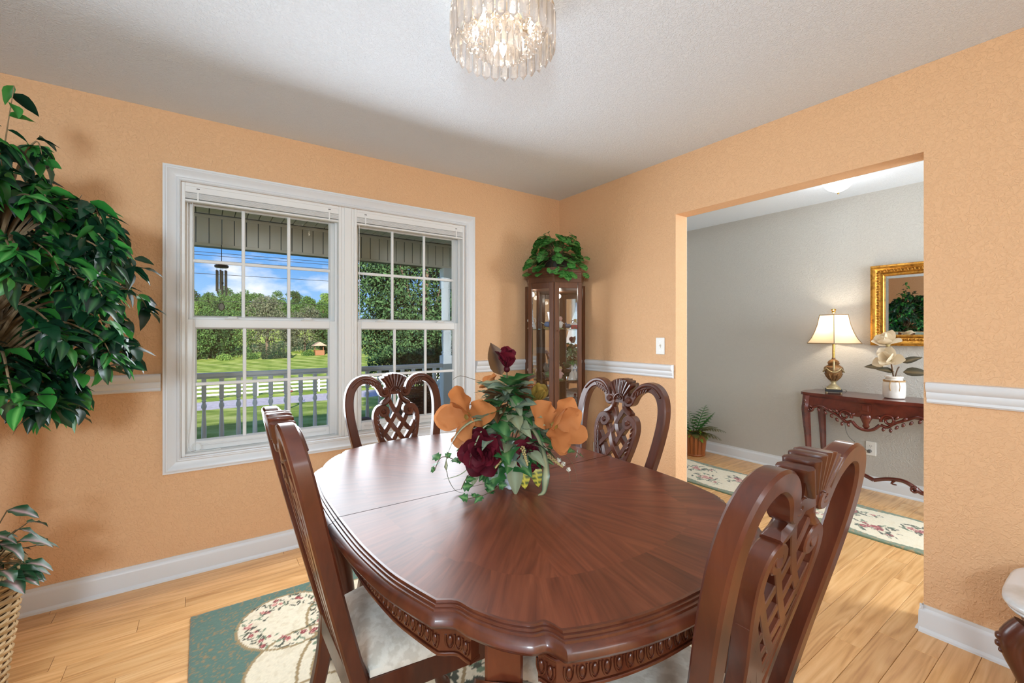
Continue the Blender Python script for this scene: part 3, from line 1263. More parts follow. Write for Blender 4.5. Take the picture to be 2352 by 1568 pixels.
    for lay in (0, 1):
        for i in range(nx):
            for j in range(ny):
                q = lay * N + i * (ny + 1) + j
                F.append((q, q + 1, q + ny + 2, q + ny + 1))
    edge = [i * (ny + 1) for i in range(nx + 1)] + [nx * (ny + 1) + j for j in range(1, ny + 1)] + [i * (ny + 1) + ny for i in range(nx - 1, -1, -1)] + [j for j in range(ny - 1, 0, -1)]
    for i in range(len(edge)):
        a, b = edge[i], edge[(i + 1) % len(edge)]
        F.append((a, b, N + b, N + a))
    MB().add(V, F).obj('seat', M_seat, c, smooth=60)
    return c


chairA = build_chair()
spots = [((.330, 1.232), R(-90), 'carved cherry dining chair on the window-left side, seen edge-on beside the table'),
         ((.766, 1.940), R(180), 'carved cherry dining chair at the far table end, directly before the window'),
         ((1.312, 1.280), R(90), 'carved cherry dining chair facing us in front of the corner curio cabinet'),
         ((.832, .492), 0.0, 'carved cherry dining chair nearest the camera, seen from behind at lower right')]
for i, (p, rz, lab) in enumerate(spots):
    c = chairA if i == 0 else copy_tree(chairA)
    c.location = (p[0], p[1], RUGT)
    c.scale = (1, 1, .988)
    c.rotation_euler = (0, 0, rz)
    tag(c, lab, 'chair', 'carved dining chairs around the table')

# ================================================================== rugs (woven pattern carried by a colour attribute on a fine pile grid)


def rug(name, label, x0, y0, w, h, paint, res, thick=.011, rz=0.0, pile=.0012):
    nx, ny = int(w / res), int(h / res)
    X, Y = np.meshgrid(np.linspace(0, w, nx + 1), np.linspace(0, h, ny + 1), indexing='ij')
    col, hgt = paint(X, Y, w, h)
    rs = np.random.RandomState(5)
    edge = np.minimum(np.minimum(X, w - X), np.minimum(Y, h - Y))
    Z = thick - .004 * np.clip(1 - edge / .012, 0, 1) ** 2 + hgt + rs.rand(*X.shape) * pile
    V = np.stack([X, Y, Z], -1).reshape(-1, 3)
    i, j = np.meshgrid(np.arange(nx), np.arange(ny), indexing='ij')
    a = (i * (ny + 1) + j).reshape(-1)
    F = np.stack([a, a + ny + 1, a + ny + 2, a + 1], -1)
    # skirt
    me = bpy.data.meshes.new(name)
    ring = [q * (ny + 1) for q in range(nx + 1)] + [nx * (ny + 1) + q for q in range(1, ny + 1)] + [q * (ny + 1) + ny for q in range(nx - 1, -1, -1)] + [q for q in range(ny - 1, 0, -1)]
    base = len(V)
    SK = V[ring].copy()
    SK[:, 2] = 0
    faces = F.tolist()
    n = len(ring)
    for q in range(n):
        faces.append([ring[q], base + q, base + (q + 1) % n, ring[(q + 1) % n]])
    me.from_pydata(np.concatenate([V, SK]).tolist(), [], faces)
    at = me.attributes.new('weave', 'FLOAT_COLOR', 'POINT')
    C = col.reshape(-1, 3)
    C = np.concatenate([C, C[ring]])
    C = np.concatenate([C, np.ones((len(C), 1))], 1).astype(np.float32)
    at.data.foreach_set('color', C.reshape(-1))
    me.materials.append(M_weave)
    me.polygons.foreach_set('use_smooth', [True] * len(me.polygons))
    me.update()
    o = link(name, me, None, (x0, y0, 0))
    o.rotation_euler = (0, 0, rz)
    return tag(o, label, 'rug')


M_weave = vcol('woven_wool')
lc = lambda c: np.array(lin(c)[:3])
CREAM, CREAM2, GREEN, GREEN2, GOLD = lc((222, 210, 184)), lc((214, 200, 172)), lc((80, 110, 98)), lc((112, 128, 100)), lc((152, 128, 88))
LEAFD, ROSE, PINK, WINE = lc((62, 66, 48)), lc((150, 52, 56)), lc((206, 142, 130)), lc((112, 34, 40))


def vnoise(X, Y, sc, seed):
    rs = np.random.RandomState(seed)
    G = rs.rand(64, 64)
    x, y = X * sc, Y * sc
    xi, yi = np.floor(x).astype(int), np.floor(y).astype(int)
    fx, fy = x - xi, y - yi
    fx, fy = fx * fx * (3 - 2 * fx), fy * fy * (3 - 2 * fy)
    g = lambda a, b: G[a % 64, b % 64]
    return (g(xi, yi) * (1 - fx) + g(xi + 1, yi) * fx) * (1 - fy) + (g(xi, yi + 1) * (1 - fx) + g(xi + 1, yi + 1) * fx) * fy


def bouquet(col, X, Y, cx, cy, r, rs, dens=1.0):
    """a woven spray of roses and leaves"""
    n = int(9 * dens)
    for k in range(n * 2):
        a, d = rs.rand() * 2 * PI, r * (.35 + .75 * rs.rand())
        px, py = cx + d * math.cos(a), cy + d * math.sin(a)
        la, ll, lw = rs.rand() * PI, r * (.20 + .12 * rs.rand()), r * .075
        u = (X - px) * math.cos(la) + (Y - py) * math.sin(la)
        v = -(X - px) * math.sin(la) + (Y - py) * math.cos(la)
        wob = 1 + .35 * np.sin(u / ll * 9 + k)
        col[(u / ll) ** 2 + (v / (lw * wob)) ** 2 < 1] = LEAFD if rs.rand() < .7 else GREEN2
    for k in range(max(3, n // 2)):
        a, d = rs.rand() * 2 * PI, r * .62 * rs.rand()
        px, py = cx + d * math.cos(a), cy + d * math.sin(a)
        rr = r * (.13 + .10 * rs.rand())
        D = np.hypot(X - px, Y - py) * (1 + .25 * np.sin(5 * np.arctan2(Y - py, X - px) + k))
        col[D < rr] = PINK if rs.rand() < .45 else ROSE
        col[D < rr * .62] = ROSE if rs.rand() < .6 else WINE
        col[D < rr * .3] = PINK


def paint_dining(X, Y, w, h):
    rs = np.random.RandomState(4)
    col = np.empty(X.shape + (3,))
    n1 = vnoise(X, Y, 75, 1)
    n2 = vnoise(X, Y, 42, 2)
    col[:] = GREEN
    col[(np.abs(n1 - n2) < .045) | (n1 > .88)] = GOLD * .8
    hgt = np.zeros(X.shape)
    # mirror into one quadrant: scalloped cream field, round medallions in the corners and along the border
    qx, qy = np.minimum(X, w - X), np.minimum(Y, h - Y)
    field = np.zeros(X.shape, bool)
    for (cx, cy, r) in ((.36, .27, .20), (.66, .36, .24), (.95, .33, .24), (.40, .62, .24), (.37, .95, .25), (.42, 1.2, .24)):
        field |= np.hypot(qx - cx, qy - cy) < r * (1 + .03 * np.sin(9 * np.arctan2(qy - cy, qx - cx)))
    field |= (qx > .40) & (qy > .42)
    col[field] = CREAM
    edge = field & ((vnoise(X, Y, 60, 8) > .7))
    col[edge] = CREAM2
    hgt[field] = .0015
    # scroll lines
    for (cx, cy, r) in ((.36, .27, .205), (.40, .62, .245), (.37, .95, .255), (.66, .36, .245), (.95, .33, .245)):
        D = np.hypot(qx - cx, qy - cy)
        m = (np.abs(D - r * .98) < .006)
        col[m] = GOLD
    for (cx, cy, r0) in ((.62, .75, .30), (.62, .75, .25), (.78, 1.05, .36)):
        D = np.hypot(qx - cx, (qy - cy) * .8)
        m = field & (np.abs(D - r0) < .006) & (qy < cy + .3)
        col[m] = GOLD
    D = np.hypot(qx - .36, qy - .27)
    ringm = (D > .105) & (D < .195)
    for k in range(11):
        a = 2 * PI * k / 11
        bouquet(col, qx, qy, .36 + .15 * math.cos(a), .27 + .15 * math.sin(a), .055, rs, .7)
    for (cx, cy, r) in ((.52, .56, .12), (.55, .86, .10), (.74, .55, .10), (.9, .9, .18), (.36, 1.0, .11), (.72, .30, .10), (.95, .30, .11)):
        bouquet(col, qx, qy, cx, cy, r, rs, 1.2)
    return col * (.92 + .16 * vnoise(X, Y, 300, 3)[..., None]), hgt


def paint_runner(X, Y, w, h):
    rs = np.random.RandomState(9)
    col = np.empty(X.shape + (3,))
    col[:] = GREEN2 * .85
    n1 = vnoise(X, Y, 70, 1)
    col[n1 > .7] = GOLD
    e = np.minimum(X, w - X) + .018 * np.sin(Y * 11) - .004
    ey = np.minimum(Y, h - Y) + .02 * np.sin(X * 14)
    f = (e > .055) & (ey > .07)
    hgt = np.where(f, .0012, 0)
    col[f] = CREAM
    col[f & (vnoise(X, Y, 55, 6) > .72)] = CREAM2 * 1.06
    k = 0
    y = .22
    while y < h - .15:
        bouquet(col, X, Y, w * (.36 if k % 2 else .64), y, .10, rs, 1.5)
        bouquet(col, X, Y, w * (.72 if k % 2 else .26), y + .08, .055, rs, .8)
        y += .20
        k += 1
    return col * (.92 + .16 * vnoise(X, Y, 300, 3)[..., None]), hgt


rug('area_rug', 'green and cream floral area rug lying under the dining table', -.045, .16, 1.81, 2.29, paint_dining, .006, .010)
rug('runner_rug', 'long cream floral runner rug with green border on the hall floor', 3.385, .20, .60, 2.58, paint_runner, .006, .009, R(-1.2))

# ================================================================== crystal chandelier over the table
M_pale = plain('pale_gilt', (226, 212, 190), .3, .8, bump=(80, .02, .001))
CHX, CHY = .868, 1.294
ch = thing('chandelier', 'round crystal flush-mount chandelier with glass prisms and lit bulbs', 'chandelier', (CHX, CHY, CZ))
MB().lathe([(0, 0), (.16, 0), (.165, -.004), (.165, -.012), (.15, -.018), (0, -.018)], 40, caps=False).obj('ceiling_plate', M_pale, ch, smooth=40)
for r, z in ((.180, -.036), (.128, -.055), (.064, -.085)):
    ringm = MB()
    ringm.tube([(r * math.cos(2 * PI * k / 48), r * math.sin(2 * PI * k / 48), z) for k in range(49)], .004, 8, caps=False)
    for k in range(4):
        a = k * PI / 2 + .4
        ringm.tube([(r * math.cos(a), r * math.sin(a), z), (r * .9 * math.cos(a), r * .9 * math.sin(a), -.016)], .003, 6)
    ringm.obj('hanging_ring', M_pale, ch, smooth=60)


def crystal_bar(w, L, t):
    mb = MB()
    P = [(-w, 0), (-w * .55, t), (w * .55, t), (w, 0), (w * .55, -t), (-w * .55, -t)]
    n = 6
    vs = [(x, y, -.008) for x, y in P] + [(x, y, -L + w * 1.1) for x, y in P] + [(0, 0, -L), (0, 0, 0.0)]
    fs = [(i, (i + 1) % n, n + (i + 1) % n, n + i) for i in range(n)] + [(n + i, n + (i + 1) % n, 2 * n) for i in range(n)] + [((i + 1) % n, i, 2 * n + 1) for i in range(n)]
    mb.add(vs, fs)
    return mb.mesh('prism', M_crystal)


def bead(r):
    mb = MB()
    mb.lathe([(.0005, -r), (r * .5, -r * .82), (r * .93, -r * .35), (r * .93, r * .35), (r * .5, r * .82), (.0005, r)], 8)
    return mb.mesh('bead', M_crystal)


pb = crystal_bar(.017, .132, .006)
for k in range(30):
    a = 2 * PI * (k + .5) / 30
    o = link('prism', pb, ch, (.180 * math.cos(a), .180 * math.sin(a), -.040))
    o.rotation_euler = (0, 0, a + PI / 2)
pb2 = crystal_bar(.013, .100, .005)
for k in range(18):
    a = 2 * PI * k / 18
    o = link('prism', pb2, ch, (.064 * math.cos(a), .064 * math.sin(a), -.088))
    o.rotation_euler = (0, 0, a + PI / 2)
bd = bead(.0115)
for row, (r, z) in enumerate(((.150, -.085), (.128, -.072), (.128, -.100), (.105, -.125), (.095, -.150), (.128, -.126))):
    n = int(2 * PI * r / .030)
    for k in range(n):
        a = 2 * PI * (k + .5 * (row % 2)) / n
        link('bead', bd, ch, (r * math.cos(a), r * math.sin(a), z))
# bulbs
M_bulb = emis('lit_bulb', (255, 240, 222), 12.0)
flame = [(.003, .0), (.010, -.012), (.013, -.024), (.011, -.038), (.005, -.052), (.0008, -.062)]
bulb_spots = [(0, 0, -.125)] + [(.100 * math.cos(a), .100 * math.sin(a), -.060) for a in [2 * PI * (k + .25) / 6 for k in range(6)]]
for (x, y, z) in bulb_spots:
    b = MB().lathe(flame, 12).obj('bulb', M_bulb, ch, smooth=60, loc=(x, y, z))
    MB().lathe([(.006, .03), (.0075, .03), (.0075, .0), (.005, -.002)], 12).obj('socket', M_pale, b, smooth=40)
    lo = light('bulb_light', 'POINT', (x, y, z - .030), 7.5, (1.0, .96, .92), size=.012)
    lo.parent = ch

# ceiling light of the hall
hl = thing('hall_ceiling_light', 'small faceted glass ceiling light glowing white in the hall', 'ceiling light', (3.80, 1.27, CZ))
MB().lathe([(0, 0), (.085, 0), (.09, -.006), (.09, -.016), (.08, -.022), (0, -.022)], 28, caps=False).obj('canopy', M_brass, hl, smooth=40)
dome = MB()
dome.lathe([(.088, -.022), (.098, -.04), (.096, -.06), (.080, -.086), (.055, -.108), (.022, -.124), (.004, -.132)], 16)
m, nt, b = newmat('frosted_lit_glass')
setin(b, Base_Color=lin((250, 248, 240)), Roughness=.2, Emission_Color=lin((255, 246, 228)), Emission_Strength=2.6)
dome.obj('glass_dome', m, hl)
MB().lathe([(.004, -.128), (.007, -.134), (.005, -.142), (0, -.144)], 10, caps=False).obj('finial', M_brass, hl, smooth=50)
lo = light('hall_bulb_light', 'POINT', (0, 0, -.26), 4.0, (.96, .97, 1.0), size=.06)
lo.parent = hl

# ================================================================== leaves and flowers


def leaf_mesh(name, mat, wf, fold=.25, curl=.25, ns=6, wave=0.0, veins='mid', thick=0.0, nc=4, side_curl=0.0):
    """unit leaf along +X, midrib on X, blade normal +Z; wf(t) half width"""
    V, F, VE = [], [], []
    for i in range(ns + 1):
        t = i / ns
        w = wf(t)
        zc = -curl * t * t
        for j in range(nc + 1):
            s = j / nc * 2 - 1
            y = s * w
            z = zc + abs(s) * w * fold + wave * w * math.sin(t * 14 + s * 2) * abs(s) - side_curl * s * s * w
            V.append((t, y, z))
            if veins == 'mid':
                VE.append(1.0 if j == nc // 2 else 0.0)
            elif veins == 'stripe':
                VE.append(1.0 if abs(s) < .3 else 0.0)
            elif veins == 'edge':
                VE.append(max(0.0, 1.0 - abs(s) * 2.4) if t > .08 else .2)
            elif veins == 'rib':
                VE.append(1.0 if (j == nc // 2 or i % 2 == 1) else 0.0)
            else:
                VE.append(0.0)
    for i in range(ns):
        for j in range(nc):
            a = i * (nc + 1) + j
            F.append((a, a + nc + 1, a + nc + 2, a + 1))
    me = bpy.data.meshes.new(name)
    me.from_pydata(V, [], F)
    me.materials.append(mat)
    at = me.attributes.new('vein', 'FLOAT', 'POINT')
    at.data.foreach_set('value', VE)
    me.polygons.foreach_set('use_smooth', [True] * len(me.polygons))
    me.update()
    return me


def w_ficus(t):
    return max(.004, .29 * math.sin(PI * min(1, t ** .8)) ** .8 * (1 - t * .35)) if t < .999 else .002


def w_round(t):
    return max(.01, .47 * math.sqrt(max(0, 1 - (2 * t - 1) ** 2)))


def w_ivy(t):
    return [.05, .44, .30, .46, .22, .12, .006][min(6, int(round(t * 6)))]


def w_blade(t):
    return .022 * (1 - t ** 3) + .002


def w_petal(t):
    return max(.03, .42 * math.sin(PI * min(1, t * .97 + .02) ** 1.25) ** .62)


def w_lance(t):
    return max(.003, .13 * math.sin(PI * t ** .9) ** .9)


def mesh_data(me):
    return [tuple(v.co) for v in me.vertices], [tuple(p.vertices) for p in me.polygons]


def put(me, name, parent, M):
    o = link(name, me, parent)
    o.matrix_local = M
    return o


def rdir(rnd, zlo=-1, zhi=1):
    z = zlo + (zhi - zlo) * rnd.random()
    a = rnd.random() * 2 * PI
    r = math.sqrt(max(0, 1 - z * z))
    return Vector((r * math.cos(a), r * math.sin(a), z))


def rosette(parent, name, mat, c, axis, layers, me_list, rnd, r, up=None):
    """flower: a part with petals as sub-parts; layers=[(count, tilt deg, scale)]"""
    ax = Vector(axis).normalized()
    ux = ax.orthogonal().normalized()
    uy = ax.cross(ux)
    core = MB()
    core.sphere((0, 0, 0), r * .16, 8, 6)
    fl = core.obj(name, mat, parent, smooth=60)
    fl.location = c
    for (n, tilt, sc) in layers:
        ph = rnd.random() * 6
        for k in range(n):
            a = 2 * PI * k / n + ph + rnd.uniform(-.15, .15)
            rad = ux * math.cos(a) + uy * math.sin(a)
            t = R(tilt + rnd.uniform(-8, 8))
            d = rad * math.cos(t) + ax * math.sin(t)
            upv = ax * math.cos(t) - rad * math.sin(t)
            put(rnd.choice(me_list), 'petal', fl, orient(tuple(d * r * .05), d, upv, rnd.uniform(-.2, .2), r * sc))
    return fl


# ------------------------------------------------------------------ centrepiece on the dining table
rnd = random.Random(21)
CX, CY, CZt = .823, 1.195, .785
M_ceramic = plain('white_ceramic', (214, 216, 222), .25, coat=.3, bump=(60, .05, .002))
M_orange = leafmat('orange_silk', (180, 112, 62), (202, 134, 82), .7, .25, rand=.1, spec=.2)
M_burg = leafmat('burgundy_silk', (66, 12, 24), (104, 22, 38), .6, .12, spec=.25)
M_ivy = leafmat('ivy_green', (34, 84, 42), (62, 116, 62), .4, .2, (108, 150, 90))
M_dusty = leafmat('dusty_green', (104, 126, 112), (146, 148, 112), .6, .2, (150, 160, 130))
M_bronze = leafmat('bronze_leaf', (84, 58, 36), (104, 72, 42), .5, .15, (60, 38, 26))
M_olive = leafmat('olive_bud', (128, 104, 42), (150, 120, 50), .6, .15)
M_varie = leafmat('striped_blade', (40, 72, 54), (54, 86, 68), .4, .15, (170, 172, 136))
M_croton = leafmat('croton', (28, 60, 28), (36, 72, 30), .35, .1, (206, 190, 70))
M_stem = plain('stem_brown', (84, 70, 44), .7, bump=(60, .2, .001))
M_white = leafmat('white_blossom', (228, 222, 206), (240, 236, 226), .6, .3)

me_pet = [leaf_mesh('petal', M_orange, w_petal, .25, -.25, 12, .14, None, nc=8), leaf_mesh('petal', M_orange, w_petal, .3, .35, 12, .2, None, nc=8), leaf_mesh('petal', M_orange, w_petal, .35, -.1, 12, .22, None, nc=8)]
me_bpet = [leaf_mesh('petal', M_burg, w_petal, .3, .2, 9, .2, None, nc=6), leaf_mesh('petal', M_burg, w_petal, .35, -.35, 9, .25, None, nc=6)]
me_ivy = [leaf_mesh('leaf', M_ivy, w_ivy, .2, .2, 6), leaf_mesh('leaf', M_ivy, w_ivy, .12, .4, 6)]
me_dusty = [leaf_mesh('leaf', M_dusty, w_ficus, .3, .35, 6, .15), leaf_mesh('leaf', M_dusty, w_ficus, .2, .15, 6, .2)]
me_croton = leaf_mesh('leaf', M_croton, lambda t: max(.01, .24 * math.sin(PI * t ** .8) ** .7), .1, .3, 12, 0, 'rib', nc=6)
me_bronze = leaf_mesh('leaf', M_bronze, lambda t: max(.01, .32 * math.sin(PI * t ** .75) ** .8), .3, .2, 7, .1)
me_olive = leaf_mesh('petal', M_olive, w_petal, .4, -.3, 5, .05, None)

fa = thing('flower_arrangement', 'silk flower arrangement of orange magnolias and burgundy blooms in white planter on table', 'flower arrangement', (CX, CY, CZt))
fa.scale = (.955, .955, .955)
# square footed planter
pl = MB()
sq = lambda r, z: (r, z)
pl.lathe([(.055, .0), (.062, .006), (.062, .016), (.052, .024), (.060, .034), (.078, .070), (.084, .098), (.088, .104), (.088, .112), (.078, .112), (.070, .09), (.05, .05), (.0, .05)][:-1], 4, a0=PI / 4 + .3)
plo = pl.obj('planter', M_ceramic, fa)
for k in range(4):
    a = k * PI / 2 + PI / 4 + .3
    MB().sphere((.056 * math.cos(a), .056 * math.sin(a), .008), .012, 8, 6, (1, 1, .7)).obj('foot', M_ceramic, plo, smooth=60)
for z in (.042, .056, .070, .084):
    rr = .060 + (z - .034) * .50 + .002
    MB().lathe([(rr + .001, z - .004), (rr + .0035, z), (rr + .0025, z + .004)], 4, a0=PI / 4 + .3).obj('rib', M_ceramic, plo)
MB().lathe([(.075, .095), (.05, .125), (0.001, .135)], 12).obj('moss', plain('moss', (60, 62, 34), .9, bump=(90, .8, .004)), fa, smooth=40)
# directions helpful from the camera: right (.82,-.57), toward viewer (-.57,-.82)
RT, FW, UPV = Vector((.819, -.574, 0)), Vector((-.574, -.819, 0)), Vector((0, 0, 1))


def P3(r, u, f=0.0):
    return RT * r + UPV * u + FW * f


# orange magnolias: left, right, upper back
for (c, ax, r) in ((P3(-.135, .235, .02), P3(-.55, .25, .9), .108), (P3(.150, .205, .03), P3(.6, .3, .85), .112), (P3(.06, .325, -.06), P3(.3, .8, .1), .05), (P3(-.06, .33, -.06), P3(-.5, .7, .0), .05)):
    rosette(fa, 'magnolia_bloom', M_olive, c, ax, [(4, 20, 1.0), (3, 48, .9)], me_pet, rnd, r)
# burgundy peony in front and dark blooms
rosette(fa, 'peony_bloom', M_burg, P3(-.075, .135, .085), P3(-.35, .1, 1), [(7, 8, 1), (6, 32, .9), (6, 55, .75), (5, 75, .55)], me_bpet, rnd, .082)
rosette(fa, 'peony_bloom', M_burg, P3(.065, .125, .06), P3(.3, -.1, 1), [(6, 15, 1), (6, 45, .85), (4, 70, .6)], me_bpet, rnd, .062)
rosette(fa, 'rose_bud', M_burg, P3(-.005, .395, .0), P3(.05, 1, .15), [(5, 72, 1), (4, 82, .9)], me_bpet, rnd, .072)
put(me_bronze, 'leaf', fa, orient(tuple(P3(-.025, .375, .0)), P3(-.25, 1, .05), P3(.4, .2, 1), 0, .115))
rosette(fa, 'olive_bloom', M_olive, P3(.092, .285, .02), P3(.3, .8, .3), [(6, 60, 1), (5, 78, .9)], [me_olive], rnd, .062)
# stems
for (a, b) in ((P3(0, .1), P3(-.005, .39)), (P3(0, .1), P3(-.13, .23, .01)), (P3(0, .1), P3(.145, .2, .02)), (P3(0, .1), P3(.06, .32, -.05)), (P3(0, .1), P3(.09, .28, .01)), (P3(0, .09), P3(-.075, .13, .06))):
    MB().tube(catmull([a, (Vector(a) + Vector(b)) / 2 + Vector((0, 0, .02)), b], 4), .0026, 6).obj('stem', M_stem, fa, smooth=60)
# filler foliage: dusty leaves in the upper cone, ivy lower
for k in range(170):
    a = rnd.random() * 2 * PI
    u = rnd.uniform(.11, .345)
    rr = (.38 - u) * .42 * rnd.uniform(.35, 1.05)
    c = Vector((rr * math.cos(a), rr * math.sin(a), u))
    d = Vector((math.cos(a), math.sin(a), rnd.uniform(-.5, .7)))
    put(rnd.choice(me_dusty if rnd.random() < .62 else me_ivy if rnd.random() < .7 else [me_bronze]), 'leaf', fa, orient(tuple(c), d, (0, 0, 1), rnd.uniform(-.6, .6), rnd.uniform(.06, .115)))
for k in range(34):
    a = rnd.random() * 2 * PI
    c = Vector((.07 * math.cos(a), .07 * math.sin(a), rnd.uniform(.08, .13)))
    d = Vector((math.cos(a), math.sin(a), rnd.uniform(-.7, .1)))
    put(rnd.choice(me_ivy), 'leaf', fa, orient(tuple(c), d, (0, 0, 1), rnd.uniform(-.5, .5), rnd.uniform(.06, .10)))
# croton leaves hanging in front
for (r, u, f, sc) in ((.045, .125, .085, .105), (.085, .10, .06, .085), (-.10, .10, .07, .08), (-.045, .10, .085, .075), (.02, .11, .09, .11)):
    put(me_croton if r > .03 else rnd.choice(me_dusty), 'leaf', fa, orient(tuple(P3(r, u, f)), P3(r * 2, -1, .45), FW, 0, sc))


def arc_blade(P, w, mat, name, stripe=True):
    """long arching strap leaf with a pale midrib"""
    C = [Vector(p) for p in catmull(P, 6)]
    n = len(C)
    V, F, VE = [], [], []
    for i, p in enumerate(C):
        t = i / (n - 1)
        tan = (C[min(i + 1, n - 1)] - C[max(i - 1, 0)]).normalized()
        side = tan.cross(Vector((0, 0, 1)))
        if side.length < .05:
            side = RT.copy()
        side = (side.normalized() + UPV * .35).normalized()
        ww = w * min(1, t * 5 + .35) * (1 - t ** 4 * .95)
        up = side.cross(tan)
        for j, s in enumerate((-1, -.3, .3, 1)):
            q = p + side * s * ww + up * abs(s) * ww * .3
            V.append(tuple(q))
            VE.append(1.0 if 0 < j < 3 else 0.0)
    for i in range(n - 1):
        for j in range(3):
            a = i * 4 + j
            F.append((a, a + 4, a + 5, a + 1))
    me = bpy.data.meshes.new(name)
    me.from_pydata(V, [], F)
    me.materials.append(mat)
    at = me.attributes.new('vein', 'FLOAT', 'POINT')
    at.data.foreach_set('value', VE)
    me.polygons.foreach_set('use_smooth', [True] * len(me.polygons))
    me.update()
    return link(name, me, fa)


arc_blade([P3(.02, .20, .02), P3(.075, .205, .07), P3(.115, .12, .10), P3(.118, .02, .11), P3(.095, .004, .12)], .0155, M_varie, 'strap_leaf')
arc_blade([P3(-.03, .20, .03), P3(-.10, .235, .08), P3(-.165, .19, .10), P3(-.20, .09, .10), P3(-.17, .012, .10), P3(-.10, .006, .10)], .0075, M_varie, 'strap_leaf')
arc_blade([P3(-.02, .18, .04), P3(-.07, .22, .09), P3(-.11, .15, .12), P3(-.125, .09, .12)], .004, M_varie, 'strap_leaf')
arc_blade([P3(-.04, .10, .06), P3(-.09, .11, .10), P3(-.15, .07, .12), P3(-.205, .055, .12)], .004, M_varie, 'strap_leaf')
arc_blade([P3(.05, .12, .05), P3(.12, .14, .07), P3(.19, .08, .07), P3(.205, .02, .07)], .005, M_varie, 'strap_leaf')
arc_blade([P3(.05, .12, .03), P3(.14, .13, .05), P3(.21, .09, .05), P3(.232, .02, .05)], .004, M_varie, 'strap_leaf')
# ivy runners lying out over the table
for pts in ([P3(-.06, .09, .06), P3(-.15, .10, .08), P3(-.215, .115, .08), P3(-.24, .07, .08)], [P3(-.02, .07, .09), P3(-.03, .035, .12), P3(-.07, .022, .16), P3(-.12, .020, .19)], [P3(.06, .12, .03), P3(.16, .14, .03), P3(.21, .13, .03), P3(.245, .105, .03)], [P3(-.05, .09, .07), P3(-.12, .07, .10), P3(-.15, .02, .11)]):
    C = catmull([tuple(p) for p in pts], 5)
    run = MB().tube(C, .0013, 5).obj('ivy_runner', M_stem, fa, smooth=60)
    for i in range(3, len(C), 2):
        d = Vector((rnd.uniform(-1, 1), rnd.uniform(-1, 1), rnd.uniform(-.2, .5)))
        put(rnd.choice(me_ivy), 'leaf', run, orient(C[i], d, P3(0, .6, 1), rnd.uniform(-.4, .4), rnd.uniform(.024, .040)))
# thin twig reaching left to the window, seed sprays
tw = MB()
tw.tube(catmull([P3(-.03, .30), P3(-.075, .345, .0), P3(-.12, .36, 0), P3(-.165, .372, 0), P3(-.19, .36, 0)], 4), .0009, 5)
tw.obj('twig', M_stem, fa, smooth=60)
seed = MB()
for k in range(26):
    t = k / 26
    seed.sphere((t * .06, .006 * math.sin(k * 2.4) * (1 - t), .006 * math.cos(k * 2.4) * (1 - t)), .0035, 5, 4)
M_seed = plain('seed_gold', (176, 156, 104), .8, bump=(80, .3, .001))
sme = seed.mesh('seed_spray', M_seed, 60)
for (r, u, f, d) in ((-.005, .145, .13, P3(-.6, -.8, .3)), (.045, .16, .125, P3(.3, -1, .3)), (.13, .12, .08, P3(.8, -.6, .2))):
    put(sme, 'seed_spray', fa, orient(tuple(P3(r, u, f)), d, FW, 0, 1.0))
me_wb = [leaf_mesh('petal', M_white, w_petal, .2, -.2, 4, 0, None)]
for k in range(3):
    c = P3(.165 + .016 * k, .10 - .016 * k, .06 + rnd.uniform(-.01, .01))
    rosette(fa, 'white_blossom', M_seed, c, P3(.4, .3, 1), [(5, 25, 1)], me_wb, rnd, .010)

# ------------------------------------------------------------------ ficus by the left wall
M_fic = leafmat('ficus_leaf', (12, 38, 28), (26, 72, 44), .32, .22, (60, 110, 66), spec=.6)
M_fic2 = leafmat('ficus_leaf_young', (36, 112, 44), (70, 150, 66), .35, .35, (110, 180, 96), spec=.5)
M_bark = wood('ficus_bark', (92, 72, 50), (132, 108, 78), (160, 138, 106), .85, (6, 6, 14), bumps=.4)
me_f = [leaf_mesh('leaf', M_fic, w_ficus, f, c, 6, wv) for f, c, wv in ((.3, .25, .08), (.2, .45, .12), (.45, .15, .05))]
me_f2 = [leaf_mesh('leaf', M_fic2, w_ficus, f, c, 6, wv) for f, c, wv in ((.25, .2, .06), (.35, .4, .1))]
FX, FY = -.60, 2.24
ft = thing('ficus_tree', 'tall artificial ficus tree with dense green leaves beside the window', 'tree', (FX, FY, .33))
rnd = random.Random(5)
tr = MB()
for s in range(3):
    P = []
    for i in range(9):
        t = i / 8
        a = s * 2.1 + t * 5.5
        P.append((.028 * math.cos(a) * (1 - .3 * t) + .02 * t - .10 * (1 - t) ** 1.2, .028 * math.sin(a) * (1 - .3 * t), .0 + t * 1.25))
    tr.tube(catmull(P, 4), [.021 - .009 * i / 32 for i in range(33)], 8)
tr.obj('trunk', M_bark, ft, smooth=60)
crown_c = Vector((-.02, -.01, 1.13))
leaves = []


def crown_r(d):
    """crown radius by direction (wider below, ragged)"""
    return Vector((.50, .46, .63)).dot(Vector((d.x * d.x, d.y * d.y, d.z * d.z))) ** 1.0


